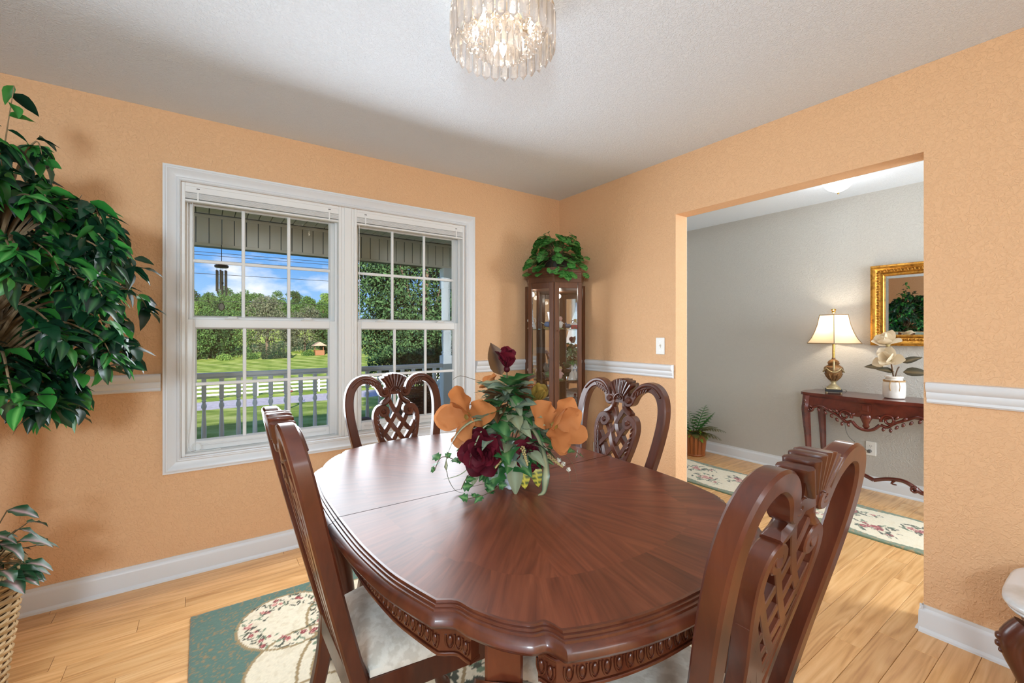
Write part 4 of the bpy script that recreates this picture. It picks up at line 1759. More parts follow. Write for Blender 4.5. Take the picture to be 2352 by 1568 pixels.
br = 0
for k in range(185):
    d = rdir(rnd, -.9, .95)
    rad = .44 * rnd.uniform(.45, 1.0)
    tip = crown_c + Vector((d.x * rad, d.y * rad, d.z * .50 * rnd.uniform(.75, 1.05)))
    if tip.y + FY > WY - .06:
        tip.y = WY - .06 - FY - rnd.random() * .05
    start = Vector((.02, 0, max(.55, min(1.2, crown_c.z + d.z * .35 - .1))))
    mid = (start + tip) / 2 + Vector((0, 0, .09))
    dr = tip + Vector((d.x * .05, d.y * .03, -.07))
    C = catmull([tuple(start), tuple(mid), tuple(tip), tuple(dr)], 5)
    MB().tube(C, [.006 - .005 * i / (len(C) - 1) for i in range(len(C))], 5).obj('branch', M_bark, ft, smooth=60)
    for i in range(6, len(C)):
        n = 2
        for q in range(n):
            p = Vector(C[i])
            o = Vector((d.x, d.y, 0)) * .6 + rdir(rnd, -.9, .35)
            o.z -= .25
            leaves.append((p + rdir(rnd) * .018, o.normalized(), rnd.uniform(.062, .092), (p - crown_c).length))
# a few whips on top
for (tx, ty, tz) in ((.07, -.02, 1.80), (-.05, .05, 1.70), (.12, .05, 1.62), (-.1, -.1, 1.66)):
    C = catmull([(.02, 0, 1.25), (tx * .6, ty * .6, 1.55), (tx, ty, tz)], 6)
    MB().tube(C, [.004 - .003 * i / (len(C) - 1) for i in range(len(C))], 5).obj('branch', M_bark, ft, smooth=60)
    for i in range(6, len(C)):
        leaves.append((Vector(C[i]), (rdir(rnd, -.6, .5) + Vector((0, 0, -.3))).normalized(), rnd.uniform(.055, .085), .6))
leaves = [l for l in leaves if l[0].y + FY < WY - .03 and (l[0] + l[1] * l[2]).y + FY < WY - .012]
# the ones that show largest: nearest to the viewer side of the crown
view = Vector((.6, -2.28, .0)).normalized()
leaves.sort(key=lambda l: -((l[0] - crown_c).dot(view) + .5 * (l[0] - crown_c).dot(RT) + .35 * l[3]))
stuff = MB()
for i, (p, d, s, r) in enumerate(leaves):
    young = rnd.random() < .30
    M = orient(tuple(p), d, (rnd.uniform(-.3, .3), rnd.uniform(-.3, .3), 1), rnd.uniform(-.5, .5), (s, s * rnd.uniform(.9, 1.15), s))
    if i < 300:
        put(rnd.choice(me_f2 if young else me_f), 'leaf', ft, M)
    else:
        v, f = mesh_data(rnd.choice(me_f))
        stuff.mi = 1 if young else 0
        stuff.add(v, f, M)
so = stuff.obj('inner_leaves', [M_fic, M_fic2], ft, smooth=179)
so['kind'] = 'stuff'
# basket, moss and begonia at its foot
M_wick = wood('wicker', (150, 118, 78), (190, 158, 112), (208, 178, 134), .7, (10, 10, 10), bumps=.2)
bk = thing('wicker_basket', 'tall woven wicker basket at the left edge holding the begonia and ficus', 'basket', (-.672, 2.16, 0))
H_, rt, rb = .50, .175, .115
nst = 22
st_me = None
for k in range(nst):
    a = 2 * PI * k / nst
    MB().tube([(rb * math.cos(a), rb * math.sin(a), .005), (rt * math.cos(a), rt * math.sin(a), H_)], .0045, 6).obj('stake', M_wick, bk, smooth=60)
rows = 40
for q in range(rows):
    z = .012 + (H_ - .03) * q / (rows - 1)
    r = rb + (rt - rb) * z / H_
    P = []
    for i in range(nst * 3 + 1):
        a = 2 * PI * i / (nst * 3)
        w = math.sin(a * nst / 2 + (PI if q % 2 else 0)) * .0065
        P.append(((r + w) * math.cos(a), (r + w) * math.sin(a), z + .0012 * math.sin(a * 3 + q)))
    MB().tube(P, .0062, 5, caps=False).obj('weave_strand', M_wick, bk, smooth=60)
rim = MB()
for s in range(3):
    rim.tube([((rt + .006 * math.cos(a * 16 + s * 2.1)) * math.cos(a), (rt + .006 * math.cos(a * 16 + s * 2.1)) * math.sin(a), H_ + .006 * math.sin(a * 16 + s * 2.1)) for a in [2 * PI * i / 120 for i in range(121)]], .006, 6, caps=False)
rim.obj('rim', M_wick, bk, smooth=60)
MB().lathe([(rb - .01, .006), (rb + .02, .1), (.15, .40), (.158, .455), (.12, .478), (.06, .482), (.001, .478)], 24).obj('moss_filling', plain('brown_moss', (92, 60, 28), .95, bump=(70, 1.0, .012), vary=(50, (130, 92, 46), .4, .6)), bk, smooth=60)
M_beg = leafmat('begonia_leaf', (30, 70, 44), (44, 88, 54), .35, .15, (170, 136, 136))
me_beg = [leaf_mesh('leaf', M_beg, lambda t: max(.01, .36 * math.sin(PI * t ** .7) ** .8), f, c, 7, .14, 'edge', nc=6) for f, c in ((.2, .3), (.3, .5))]
bg = thing('begonia_plant', 'begonia with pink-centred green leaves growing out of the wicker basket', 'plant', (-.585, 2.13, .485))
for k in range(42):
    d = rdir(rnd, -.05, .95)
    ln = rnd.uniform(.06, .19)
    tip = Vector((d.x * ln * .75, d.y * ln * .75, abs(d.z) * ln * 1.25 + .02))
    MB().tube(catmull([(0, 0, -.01), tuple(tip * .5 + Vector((0, 0, .03))), tuple(tip)], 4), .0018, 5).obj('stem', M_stem, bg, smooth=60)
    put(rnd.choice(me_beg), 'leaf', bg, orient(tuple(tip), Vector((d.x, d.y, -.1)), (0, 0, 1), rnd.uniform(-.4, .4), rnd.uniform(.055, .085)))
for k in range(5):
    a = rnd.uniform(-1.4, .6)
    c = (.06 * math.cos(a) - .0, .06 * math.sin(a), .02)
    put(rnd.choice(me_beg), 'leaf', bg, orient(c, (math.cos(a), math.sin(a), .0), (0, 0, 1), 0, .10))

# ================================================================== corner curio cabinet
KC = Vector((WX - .012, WY - .030))          # tucked into the corner, clear of rails and walls
CO = Vector((2.549, 2.914))
kL, kM, kR = Vector((2.03, 2.674)), Vector((2.115, 2.478)), Vector((2.309, 2.394))
kLb, kRb = Vector((2.165, 2.872)), Vector((2.507, 2.580))
kB = Vector((2.507, 2.872))
PENT = [kLb, kL, kM, kR, kRb, kB]
cab = thing('curio_cabinet', 'tall corner curio cabinet in dark wood with glass doors and mirrored back', 'cabinet', (2.30, 2.66, 0))
CL = Vector((2.30, 2.66))


def loc2(p):
    return (p[0] - CL.x, p[1] - CL.y)


def grow(poly, d):
    c = Vector((2.29, 2.66))
    out = []
    for p in poly:
        q = Vector(p)
        x = q.x - d if q.x < 2.45 else q.x
        y = q.y - d if q.y < 2.80 else q.y
        out.append(Vector((x, y)))
    return out


def slab(name, poly, z0, z1, mat, par=cab):
    P = [loc2(p) for p in poly]
    return MB().prism(P, lambda u, v: (u, v, z0), lambda u, v: (u, v, z1)).obj(name, mat, par)


slab('plinth', grow(PENT, .012), 0, .07, M_walnut)
slab('base', PENT, .07, .30, M_walnut)
slab('base_moulding', grow(PENT, .010), .30, .32, M_walnut)
slab('top_panel', PENT, 1.66, 1.70, M_walnut)
for z0, z1, d in ((1.70, 1.715, .006), (1.715, 1.730, .016), (1.730, 1.742, .028), (1.742, 1.762, .036)):
    slab('crown_moulding', grow(PENT, d), z0, z1, M_walnut)


def post(p, a, w=.030, t=.024):
    M = Matrix.Translation((p[0] - CL.x, p[1] - CL.y, 0)) @ Matrix.Rotation(a, 4, 'Z')
    MB().box(-w / 2, w / 2, -t / 2, t / 2, .32, 1.66, .003, M).obj('post', M_walnut, cab)


aL = math.atan2(kM.y - kL.y, kM.x - kL.x)
aR = math.atan2(kR.y - kM.y, kR.x - kM.x)
dL, dR = (kM - kL).normalized(), (kR - kM).normalized()
post(kL + dL * .015, aL)
post(kM - dL * .018, aL, .036)
post(kM + dR * .018, aR, .036)
post(kR - dR * .015, aR)
for p, q, a in ((kL, kM, aL), (kM, kR, aR)):
    c = (p + q) / 2
    l = (q - p).length - .066
    M = Matrix.Translation((c.x - CL.x, c.y - CL.y, 0)) @ Matrix.Rotation(a, 4, 'Z')
    for z0, z1 in ((.32, .365), (1.615, 1.66)):
        MB().box(-l / 2, l / 2, -.011, .011, z0, z1, .003, M).obj('door_rail', M_walnut, cab)
    MB().box(-l / 2, l / 2, -.002, .002, .365, 1.615, 0, M).obj('glass_panel', M_cabglass, cab)
# lower door panels under the glass
M2 = Matrix.Translation(((kM + kR).x / 2 - CL.x, (kM + kR).y / 2 - CL.y, 0)) @ Matrix.Rotation(aR, 4, 'Z')
MB().box(-.085, .085, -.014, .0, .10, .28, .006, M2).obj('drawer_panel', M_walnut, cab)
kp = kM + dR * .030
nrm = Vector((dR.y, -dR.x))
MB().tube([(kp.x - CL.x + nrm.x * .010, kp.y - CL.y + nrm.y * .010, 1.30), (kp.x - CL.x + nrm.x * .026, kp.y - CL.y + nrm.y * .026, 1.30)], [.004, .007], 10).obj('knob', M_walnut, cab, smooth=40)
# side glass and mirrored back
for a, b, nm, mt in ((kLb, kL, 'side_glass', M_cabglass), (kR, kRb, 'side_glass', M_cabglass), (kLb, kB, 'mirror_back', M_mirror), (kB, kRb, 'mirror_back', M_mirror)):
    d = (b - a).normalized()
    n = Vector((-d.y, d.x)) * .003
    P = [a + n, b + n, b - n, a - n]
    slab(nm, P, .32, 1.66, mt)
for a in (kLb, kRb):
    slab('rear_post', [a + Vector((-.012, -.012)), a + Vector((.012, -.012)), a + Vector((.012, .012)), a + Vector((-.012, .012))], .32, 1.66, M_walnut)
SH = [Vector((2.172, 2.862)), Vector((2.050, 2.680)), Vector((2.128, 2.502)), Vector((2.310, 2.414)), Vector((2.497, 2.590)), Vector((2.497, 2.862))]
SHZ = (.62, .93, 1.315)
for z in SHZ:
    slab('glass_shelf', SH, z - .006, z, M_shelfglass)
light_c = light('cabinet_fill', 'POINT', (.05, .03, 1.62), .9, (1, .93, .82), size=.02)  # added fill inside the cabinet, without a fixture
light_c.parent = cab

# ---- figurines on the shelves: each one an ornament of its own
M_porc = plain('porcelain', (232, 228, 222), .2, coat=.4)
M_porc_b = plain('blue_glaze', (116, 142, 186), .25, coat=.4)
M_porc_p = plain('pink_glaze', (214, 170, 160), .3, coat=.3)
M_porc_g = plain('green_glaze', (92, 128, 84), .35, coat=.3)
M_porc_y = plain('straw_glaze', (206, 180, 120), .4)
M_red = plain('red_glaze', (176, 36, 34), .35)
M_brown = plain('brown_glaze', (120, 78, 48), .4)


def fig_angel(o, m1, m2):
    MB().lathe([(.026, 0), (.027, .004), (.022, .02), (.014, .045), (.009, .058), (.004, .064)], 12).obj('gown', m1, o, smooth=50)
    MB().sphere((0, 0, .074), .0105, 10, 7).obj('head', M_porc_p, o, smooth=60)
    for s in (1, -1):
        MB().tube(catmull([(0, .004, .052), (s * .018, .012, .066), (s * .026, .014, .05), (s * .016, .010, .034)], 3), [.003, .005, .006, .006, .006, .006, .005, .004, .003, .002], 6, flat=.4).obj('wing', m2, o, smooth=60)
    MB().tube([(-.011, -.004, .052), (-.006, -.015, .044), (.006, -.015, .044), (.011, -.004, .052)], .0035, 6).obj('arms', m1, o, smooth=60)


def fig_bird(o, m1, m2):
    MB().lathe([(.020, 0), (.021, .004), (.012, .010)], 12).obj('base', m2, o, smooth=40)
    MB().sphere((0, 0, .030), .018, 10, 8, (1.35, .85, .95)).obj('body', m1, o, smooth=60)
    MB().sphere((.020, 0, .048), .0095, 8, 6).obj('head', m1, o, smooth=60)
    MB().tube([(.028, 0, .048), (.037, 0, .046)], [.003, .0006], 6).obj('beak', M_porc_y, o)
    MB().tube([(-.020, 0, .032), (-.040, 0, .042)], [.008, .004], 6, flat=.4).obj('tail', m2, o, smooth=60)


def fig_bell(o, m1, m2):
    MB().lathe([(.024, 0), (.025, .003), (.018, .018), (.014, .038), (.008, .046), (.005, .05)], 14).obj('bell', m1, o, smooth=50)
    MB().lathe([(.004, .05), (.003, .062), (.006, .072), (.004, .082), (.001, .084)], 10).obj('handle', m2, o, smooth=50)


def fig_house(o, m1, m2):
    MB().box(-.022, .022, -.016, .016, 0, .028, .002).obj('walls', m1, o)
    MB().prism([(-.026, .028), (.026, .028), (0, .050)], lambda u, v: (u, -.018, v), lambda u, v: (u, .018, v)).obj('roof', m2, o)
    MB().box(-.005, .005, -.018, -.0155, 0, .015).obj('door', M_brown, o)


def fig_child(o, m1, m2):
    MB().lathe([(.018, 0), (.019, .003), (.015, .006)], 12).obj('base', M_porc_g, o, smooth=40)
    MB().lathe([(.006, .006), (.012, .014), (.015, .030), (.011, .044), (.005, .05)], 12).obj('coat', m1, o, smooth=50)
    MB().sphere((0, 0, .060), .0105, 10, 7).obj('head', M_porc_p, o, smooth=60)
    MB().lathe([(.014, .064), (.010, .068), (.008, .076), (.001, .078)], 12).obj('hat', m2, o, smooth=40)
    MB().tube([(.010, -.003, .042), (.018, -.012, .032)], .0035, 6).obj('arm', m1, o, smooth=60)


def fig_vase(o, m1, m2):
    MB().lathe([(.012, 0), (.020, .014), (.021, .028), (.010, .046), (.007, .056), (.011, .062)], 14).obj('body', m1, o, smooth=60)
    for s in (1, -1):
        MB().tube(catmull([(s * .008, 0, .054), (s * .022, 0, .05), (s * .020, 0, .03)], 3), .0022, 6).obj('handle', m2, o, smooth=60)


FIG = [
    # kind, shelf z, (x, y), scale, colours, label
    (fig_angel, 1.315, (2.095, 2.72), 1.25, (M_porc, M_porc), 'white winged angel figurine on the top glass shelf of the curio cabinet'),
    (fig_bird, 1.315, (2.17, 2.62), 1.2, (M_porc_b, M_porc_y), 'blue bird figurine on the top shelf behind the cabinet left glass'),
    (fig_child, 1.315, (2.21, 2.515), 1.2, (M_porc, M_porc_p), 'white-coated child figurine on the top shelf near the cabinet centre post'),
    (fig_house, 1.315, (2.31, 2.47), 1.1, (M_red, M_porc), 'small red house ornament with white roof on the top cabinet shelf'),
    (fig_vase, 1.315, (2.375, 2.53), 1.25, (M_porc_y, M_brown), 'straw-coloured two-handled ornament vase on the top cabinet shelf'),
    (fig_angel, .93, (2.09, 2.71), 1.3, (M_porc_y, M_porc), 'cream-gowned angel figurine on the middle cabinet shelf at left'),
    (fig_bird, .93, (2.155, 2.585), 1.35, (M_porc_g, M_brown), 'green bird figurine on the middle cabinet shelf'),
    (fig_bell, .93, (2.29, 2.475), 1.3, (M_porc, M_porc), 'white porcelain bell on the middle cabinet shelf behind right door'),
    (fig_child, .93, (2.22, 2.53), 1.3, (M_porc_p, M_porc_y), 'pink-coated child figurine on the middle cabinet shelf'),
    (fig_vase, .93, (2.37, 2.53), 1.2, (M_porc, M_porc_b), 'white two-handled ornament vase on the middle cabinet shelf'),
    (fig_house, .62, (2.28, 2.48), 1.2, (M_porc, M_porc_b), 'white house ornament with blue roof on the lowest glass shelf'),
    (fig_bird, .62, (2.345, 2.50), 1.2, (M_porc, M_porc), 'all-white dove figurine on the lowest glass shelf'),
    (fig_child, .62, (2.12, 2.66), 1.2, (M_brown, M_red), 'brown-coated figurine with red hat on the lowest glass shelf'),
    (fig_angel, .32, (2.29, 2.48), 1.1, (M_porc, M_porc_y), 'angel figurine with straw wings on the cabinet floor'),
    (fig_bell, .32, (2.345, 2.50), 1.0, (M_brown, M_porc_y), 'brown bell ornament on the cabinet floor'),
]
for fn, z, p, sc, cols, lab in FIG:
    o = thing('figurine', lab, 'figurine', (p[0], p[1], z), R(-35), 'ornaments inside the curio cabinet')
    o.scale = (sc, sc, sc)
    fn(o, *cols)

# ---- trailing plant on the cabinet
M_peper = leafmat('round_leaf', (18, 70, 28), (44, 118, 44), .35, .22, (96, 160, 80))
me_r = [leaf_mesh('leaf', M_peper, w_round, f, c, 7, .06, 'rib', nc=6) for f, c in ((.08, .15), (.2, .3), (-.1, .25))]
tp = thing('trailing_plant', 'bushy trailing plant with round green leaves on top of curio cabinet', 'plant', (2.26, 2.62, 1.762))
MB().lathe([(.07, 0), (.085, .01), (.098, .09), (.102, .10), (.09, .10), (.08, .085), (.001, .085)], 20).obj('pot', plain('dark_pot', (52, 44, 34), .6, bump=(40, .2, .002)), tp, smooth=40)
rnd = random.Random(31)
for k in range(185):
    a = rnd.random() * 2 * PI
    el = rnd.uniform(-.35, 1.25)
    rr = .155 * rnd.uniform(.75, 1.15) * (1 if el < .4 else 1.1 - .35 * el)
    tip = Vector((rr * math.cos(a), rr * math.sin(a), .11 + el * .15))
    if k % 5 == 0:                      # trailing shoots over the crown moulding, towards the room
        a = rnd.uniform(PI * .95, PI * 1.6)
        tip = Vector((.235 * math.cos(a), .235 * math.sin(a), rnd.uniform(-.05, .10)))
    if tip.x + 2.26 > WX - .07:
        tip.x = WX - .07 - 2.26
    if tip.y + 2.62 > WY - .07:
        tip.y = WY - .07 - 2.62
    if k % 2 == 0:
        MB().tube(catmull([(0, 0, .08), tuple(tip * .55 + Vector((0, 0, .07))), tuple(tip)], 4), .0016, 5).obj('stem', M_stem, tp, smooth=60)
    d = Vector((math.cos(a), math.sin(a), rnd.uniform(-.9, .1)))
    sz = rnd.uniform(.05, .08)
    if (tip + d * sz).x + 2.26 > WX - .01 or (tip + d * sz).y + 2.62 > WY - .01:
        d = Vector((-.5, -.5, -.3))
    put(rnd.choice(me_r), 'leaf', tp, orient(tuple(tip), d, Vector((math.cos(a) * .8, math.sin(a) * .8, .8)), rnd.uniform(-.5, .5), sz))

# ================================================================== hall: console table, lamp, vase, mirror, plant
CTX, CTY, CTZ = 4.285, 1.20, .79
ct = thing('console_table', 'carved dark red mahogany console table against the grey hall wall', 'table', (CTX, CTY, 0), R(-90))
# local: x runs along the wall (+x towards the viewer's right), -y faces the room; depth .40
HW = .46
top = catmull([(-HW + .02, .195), (-HW, .17), (-HW + .005, .10), (-HW - .015, .02), (-HW - .005, -.10), (-HW + .03, -.155), (-.28, -.170), (-.12, -.195), (0, -.205), (.12, -.195), (.28, -.170), (HW - .03, -.155), (HW + .005, -.10), (HW + .015, .02), (HW - .005, .10), (HW, .17), (HW - .02, .195)], 3)
MB().prism(top, lambda u, v: (u, v, CTZ - .022), lambda u, v: (u, v, CTZ)).obj('tabletop', M_mahog, ct)
ti = [(u * .975, v * .94) for u, v in top]
MB().prism(ti, lambda u, v: (u, v, CTZ - .034), lambda u, v: (u, v, CTZ - .022)).obj('top_moulding', M_mahog, ct)
ax = lambda u, v, w: (u, -.165 + w, v)
fr = MB()
fr.prism([(-HW + .03, .77 - .014), (HW - .03, .77 - .014), (HW - .03, .675), (.22, .672), (.10, .64), (-.10, .64), (-.22, .672), (-HW + .03, .675)], lambda u, v: ax(u, v, 0), lambda u, v: ax(u, v, .020))
fr.obj('front_apron', M_mahog, ct)
for s in (1, -1):
    MB().box(s * (HW - .045), s * (HW - .028), -.15, .175, .68, .756, .003).obj('side_apron', M_mahog, ct)
    # pierced scrollwork hanging under the apron
    P = [(s * .36, .668), (s * .30, .690), (s * .24, .662), (s * .17, .625), (s * .13, .590), (s * .09, .600)]
    MB().band(catmull(P, 5), .020, -.010, .018, ax, .3).obj('scroll_vine', M_mahog, ct, smooth=45)
    sp = spiral((s * .135, .640), .046, .010, R(200) if s > 0 else R(-20), -1.3 * s, 26)
    MB().band(sp, lerp_list(.020, .011, 27), -.012, .018, ax, .3).obj('scroll_vine', M_mahog, ct, smooth=45)
    sp = spiral((s * .375, .655), .024, .006, R(90), 1.2 * s, 20)
    MB().band(sp, lerp_list(.016, .008, 21), -.010, .016, ax, .3).obj('scroll_vine', M_mahog, ct, smooth=45)
    for k, (u, v, aa) in enumerate(((.315, .672, 250), (.27, .655, 240), (.225, .635, 250), (.19, .610, 240), (.11, .585, 260), (.15, .585, 270), (.09, .645, 140), (.18, .655, 60), (.245, .672, 200))):
        a = R(aa)
        MB().tube(catmull([ax(s * u, v, .0), ax(s * (u + .016 * math.cos(a)), v + .018 * math.sin(a), -.010), ax(s * (u + .034 * math.cos(a)), v + .030 * math.sin(a), -.002)], 3), [.005, .009, .011, .010, .008, .005, .002], 6).obj('carved_leaf', M_mahog, ct, smooth=60)
# centre shield and pendant
sh = MB().prism([(-.034, .745), (.034, .745), (.036, .70), (.026, .668), (-.026, .668), (-.036, .70)], lambda u, v: ax(u, v, -.012), lambda u, v: ax(u, v, .004)).obj('shield', M_mahog, ct)
MB().box(-.020, .020, -.181, -.176, .69, .735, .003).obj('shield_panel', M_mahog, sh)
MB().lathe([(.030, .66), (.040, .640), (.028, .612), (.018, .590), (.024, .575), (.012, .558), (.002, .552)], 12, Matrix.Translation((0, -.16, 0)), sy=.6).obj('pendant', M_mahog, ct, smooth=50)
MB().tube(catmull([ax(-.085, .60, 0), ax(-.05, .562, -.008), ax(0, .548, -.010), ax(.05, .562, -.008), ax(.085, .60, 0)], 4), .012, 8).obj('garland', M_mahog, ct, smooth=60)
for sx in (1, -1):
    for sy in (-.14, .165):
        lg = MB()
        S = catmull([(.765, 0, .034), (.70, .004, .034), (.66, .006, .036), (.60, .006, .032), (.40, -.004, .025), (.20, -.008, .019), (.08, -.002, .019), (.03, .014, .024), (.0, .016, .022)], 3)
        lg.tube([(sx * (HW - .055 + o), sy + (-o if sy < 0 else 0), z) for z, o, r in S], [r for z, o, r in S], 8)
        l = lg.obj('leg', M_mahog, ct, smooth=35)
        if sy < 0:
            for k in range(3):
                MB().sphere((sx * (HW - .048), sy - .034, .72 - k * .03), .012, 8, 6, (1, .6, 1.2)).obj('carved_leaf', M_mahog, l, smooth=60)
# arched scroll stretcher
sm = lambda u, v, w: (u, .01 + w, v)
for s in (1, -1):
    MB().band(catmull([(s * .39, .135), (s * .34, .115), (s * .28, .118), (s * .25, .140)], 5), lerp_list(.026, .030, 16), -.015, .015, sm, .25).obj('stretcher', M_mahog, ct, smooth=45)
    sp = spiral((s * .245, .130), .022, .008, R(90), 1.1 * s, 16)
    MB().band(sp, .018, -.018, .018, sm, .25).obj('stretcher_scroll', M_mahog, ct, smooth=45)
    MB().band(catmull([(s * .25, .140), (s * .18, .175), (s * .09, .168), (0, .135)], 5), .026, -.015, .015, sm, .25).obj('stretcher', M_mahog, ct, smooth=45)
    MB().tube(catmull([sm(s * .13, .168, 0), sm(s * .11, .14, -.005), sm(s * .14, .135, 0)], 3), [.009, .009, .008, .008, .006, .005, .003], 6).obj('carved_leaf', M_mahog, ct, smooth=60)

# table lamp
M_bronzel = plain('antique_bronze', (160, 122, 80), .4, .45, bump=(50, .3, .003), vary=(30, (112, 82, 52), .4, .65))
M_silver = plain('aged_silver_gilt', (190, 172, 132), .4, .5, bump=(90, .3, .002))
lp = thing('table_lamp', 'lit urn-shaped bronze table lamp with cream bell shade on console table', 'lamp', (4.285, 1.465, CTZ), R(20))
MB().box(-.058, .058, -.058, .058, .010, .030, .004).obj('base', M_black, lp)
for sx in (1, -1):
    for sy in (1, -1):
        MB().sphere((sx * .048, sy * .048, .006), .008, 8, 6, (1, 1, .75)).obj('foot', M_silver, lp, smooth=60)
MB().box(-.050, .050, -.050, .050, .030, .040, .003).obj('base_step', M_silver, lp)
MB().lathe([(.046, .040), (.044, .048), (.030, .060), (.018, .072), (.016, .085), (.024, .092), (.018, .098)], 20).obj('pedestal', M_silver, lp, smooth=40)
MB().lathe([(.020, .098), (.042, .125), (.060, .165), (.068, .195), (.064, .212), (.050, .222), (.036, .232), (.041, .242), (.046, .247), (.036, .252)], 24).obj('urn', M_bronzel, lp, smooth=40)
MB().lathe([(.036, .252), (.039, .258), (.026, .270), (.014, .276), (.012, .290)], 20).obj('urn_lid', M_bronzel, lp, smooth=40)
for k in range(12):
    a = 2 * PI * k / 12
    MB().tube([(.022 * math.cos(a), .022 * math.sin(a), .100), (.046 * math.cos(a), .046 * math.sin(a), .130), (.060 * math.cos(a), .060 * math.sin(a), .160)], [.004, .006, .004], 6).obj('gadroon', M_bronzel, lp, smooth=60)
for k in range(4):
    a0 = k * PI / 2 + PI / 4
    P = [(.070 * math.cos(a0 + t * PI / 2), .070 * math.sin(a0 + t * PI / 2), .205 - .032 * math.sin(PI * t)) for t in lerp_list(0, 1, 9)]
    MB().tube(P, [.004, .005, .006, .0065, .007, .0065, .006, .005, .004], 6).obj('swag', M_silver, lp, smooth=60)
for s in (1, -1):
    MB().tube(catmull([(s * .064, 0, .185), (s * .082, 0, .195), (s * .084, 0, .235), (s * .080, 0, .262), (s * .066, 0, .262), (s * .050, 0, .240)], 4), .0065, 8).obj('handle', M_silver, lp, smooth=60)
MB().tube([(0, 0, .288), (0, 0, .43)], .009, 12).obj('neck', M_brass, lp, smooth=60)
# bell shade, six panels with trim
m, nt, b = newmat('lamp_shade_linen')
nt.nodes.remove(b)
out = nt.nodes['Material Output']
df, trn, mx_ = nt.nodes.new('ShaderNodeBsdfDiffuse'), nt.nodes.new('ShaderNodeBsdfTranslucent'), nt.nodes.new('ShaderNodeMixShader')
df.inputs[0].default_value = lin((236, 218, 190))
trn.inputs[0].default_value = lin((246, 222, 186))
mx_.inputs[0].default_value = .55
nt.links.new(df.outputs[0], mx_.inputs[1]); nt.links.new(trn.outputs[0], mx_.inputs[2]); nt.links.new(mx_.outputs[0], out.inputs[0])
M_shade = m
M_braid = plain('shade_braid', (150, 124, 94), .8, bump=(120, .3, .002))
prof = [(.218, .410), (.184, .452), (.156, .505), (.135, .56), (.120, .622), (.116, .642)]
NS = 6


def shade_pt(a, r):
    """rounded hexagon"""
    s = 2 * PI / NS
    aa = (a % s) - s / 2
    k = math.cos(PI / NS) / math.cos(aa)
    return (r * k * math.cos(a), r * k * math.sin(a) * .95)


shd = None
for q in range(NS):
    V, F = [], []
    for r, z in prof:
        for i in range(5):
            a = (q + i / 4) * 2 * PI / NS
            x, y = shade_pt(a if i < 4 else a - 1e-5, r)
            V.append((x, y, z))
    for i in range(len(prof) - 1):
        for j in range(4):
            F.append((i * 5 + j, i * 5 + j + 1, i * 5 + j + 6, i * 5 + j + 5))
    MB().add(V, F).obj('shade_panel', M_shade, lp, smooth=40)
    MB().tube([(*shade_pt(q * 2 * PI / NS, r), z) for r, z in prof], .0035, 6).obj('shade_braid', M_braid, lp, smooth=60)
for r, z in (prof[0], prof[-1]):
    MB().tube([(*shade_pt(2 * PI * i / 48, r), z) for i in range(49)], .0038, 6, caps=False).obj('shade_braid', M_braid, lp, smooth=60)
MB().tube([(0, 0, .642), (0, 0, .662)], .006, 10).obj('harp_stem', M_brass, lp)
MB().lathe([(.008, .658), (.015, .664), (.012, .676), (.020, .684), (.016, .692), (.001, .694)], 14).obj('finial', M_brass, lp, smooth=40)
MB().tube([(-.105, 0, .64), (.105, 0, .64)], .002, 6).obj('spider', M_brass, lp)
MB().lathe([(.012, .43), (.016, .45), (.030, .49), (.026, .52), (.001, .535)], 14).obj('bulb', emis('lamp_bulb', (255, 230, 190), 6.0), lp, smooth=60)
lo = light('lamp_bulb_light', 'POINT', (0, 0, .56), 4.2, (1.0, .85, .66), size=.03)
lo.parent = lp
cord = thing('lamp_cord', 'thin grey lamp cord hanging behind the console down to the outlet', 'cord', (4.47, 1.45, .0))
MB().tube(catmull([(-.10, .0, .80), (.0, -.01, .80), (.012, -.02, .74), (.010, .00, .55), (.012, -.02, .42), (.005, -.09, .36), (-.005, -.15, .325), (.002, -.168, .318)], 6), .0022, 6).obj('cable', plain('grey_cable', (120, 116, 110), .5), cord, smooth=60)
MB().box(-.012, .020, -.182, -.160, .304, .328, .004).obj('plug', plain('grey_plug', (96, 92, 88), .5), cord)

# jar vase with magnolias
vs = thing('magnolia_vase', 'white jar vase with twine bow and two cream magnolias on console', 'vase', (4.29, 1.075, CTZ))
MB().lathe([(.052, 0), (.064, .006), (.068, .02), (.069, .10), (.066, .122), (.052, .140), (.050, .152), (.056, .155), (.056, .166), (.050, .168), (.046, .14), (.001, .135)], 24).obj('jar', plain('white_glaze', (228, 222, 214), .25, coat=.4, vary=(7, (188, 170, 150), .62, .72)), vs, smooth=40)
M_twine = plain('twine', (176, 140, 96), .9, bump=(200, .4, .002))
for z in (.128, .132, .136):
    MB().tube([(.064 * math.cos(2 * PI * i / 24), .064 * math.sin(2 * PI * i / 24), z) for i in range(25)], .0025, 6, caps=False).obj('twine_wrap', M_twine, vs, smooth=60)
for s in (1, -1):
    MB().tube(catmull([Vector((-.060, -.022, .130)), Vector((-.070, -.022 + s * .022, .134)), Vector((-.072, -.022 + s * .030, .10)), Vector((-.070, -.022 + s * .026, .062))], 4), .003, 6).obj('bow', M_twine, vs, smooth=60)
M_cream = leafmat('cream_petal', (226, 210, 182), (238, 226, 204), .6, .3, spec=.2)
me_c = [leaf_mesh('petal', M_cream, w_petal, .25, -.3, 6, .05, None), leaf_mesh('petal', M_cream, w_petal, .3, .15, 6, .05, None)]
M_mleaf = leafmat('magnolia_leaf', (56, 52, 36), (70, 62, 44), .4, .1, (110, 92, 62))
me_ml = leaf_mesh('leaf', M_mleaf, w_ficus, .25, .15, 6)
rnd = random.Random(8)
SD = Vector((.34, -.94, 0))      # sideways as seen from the dining room
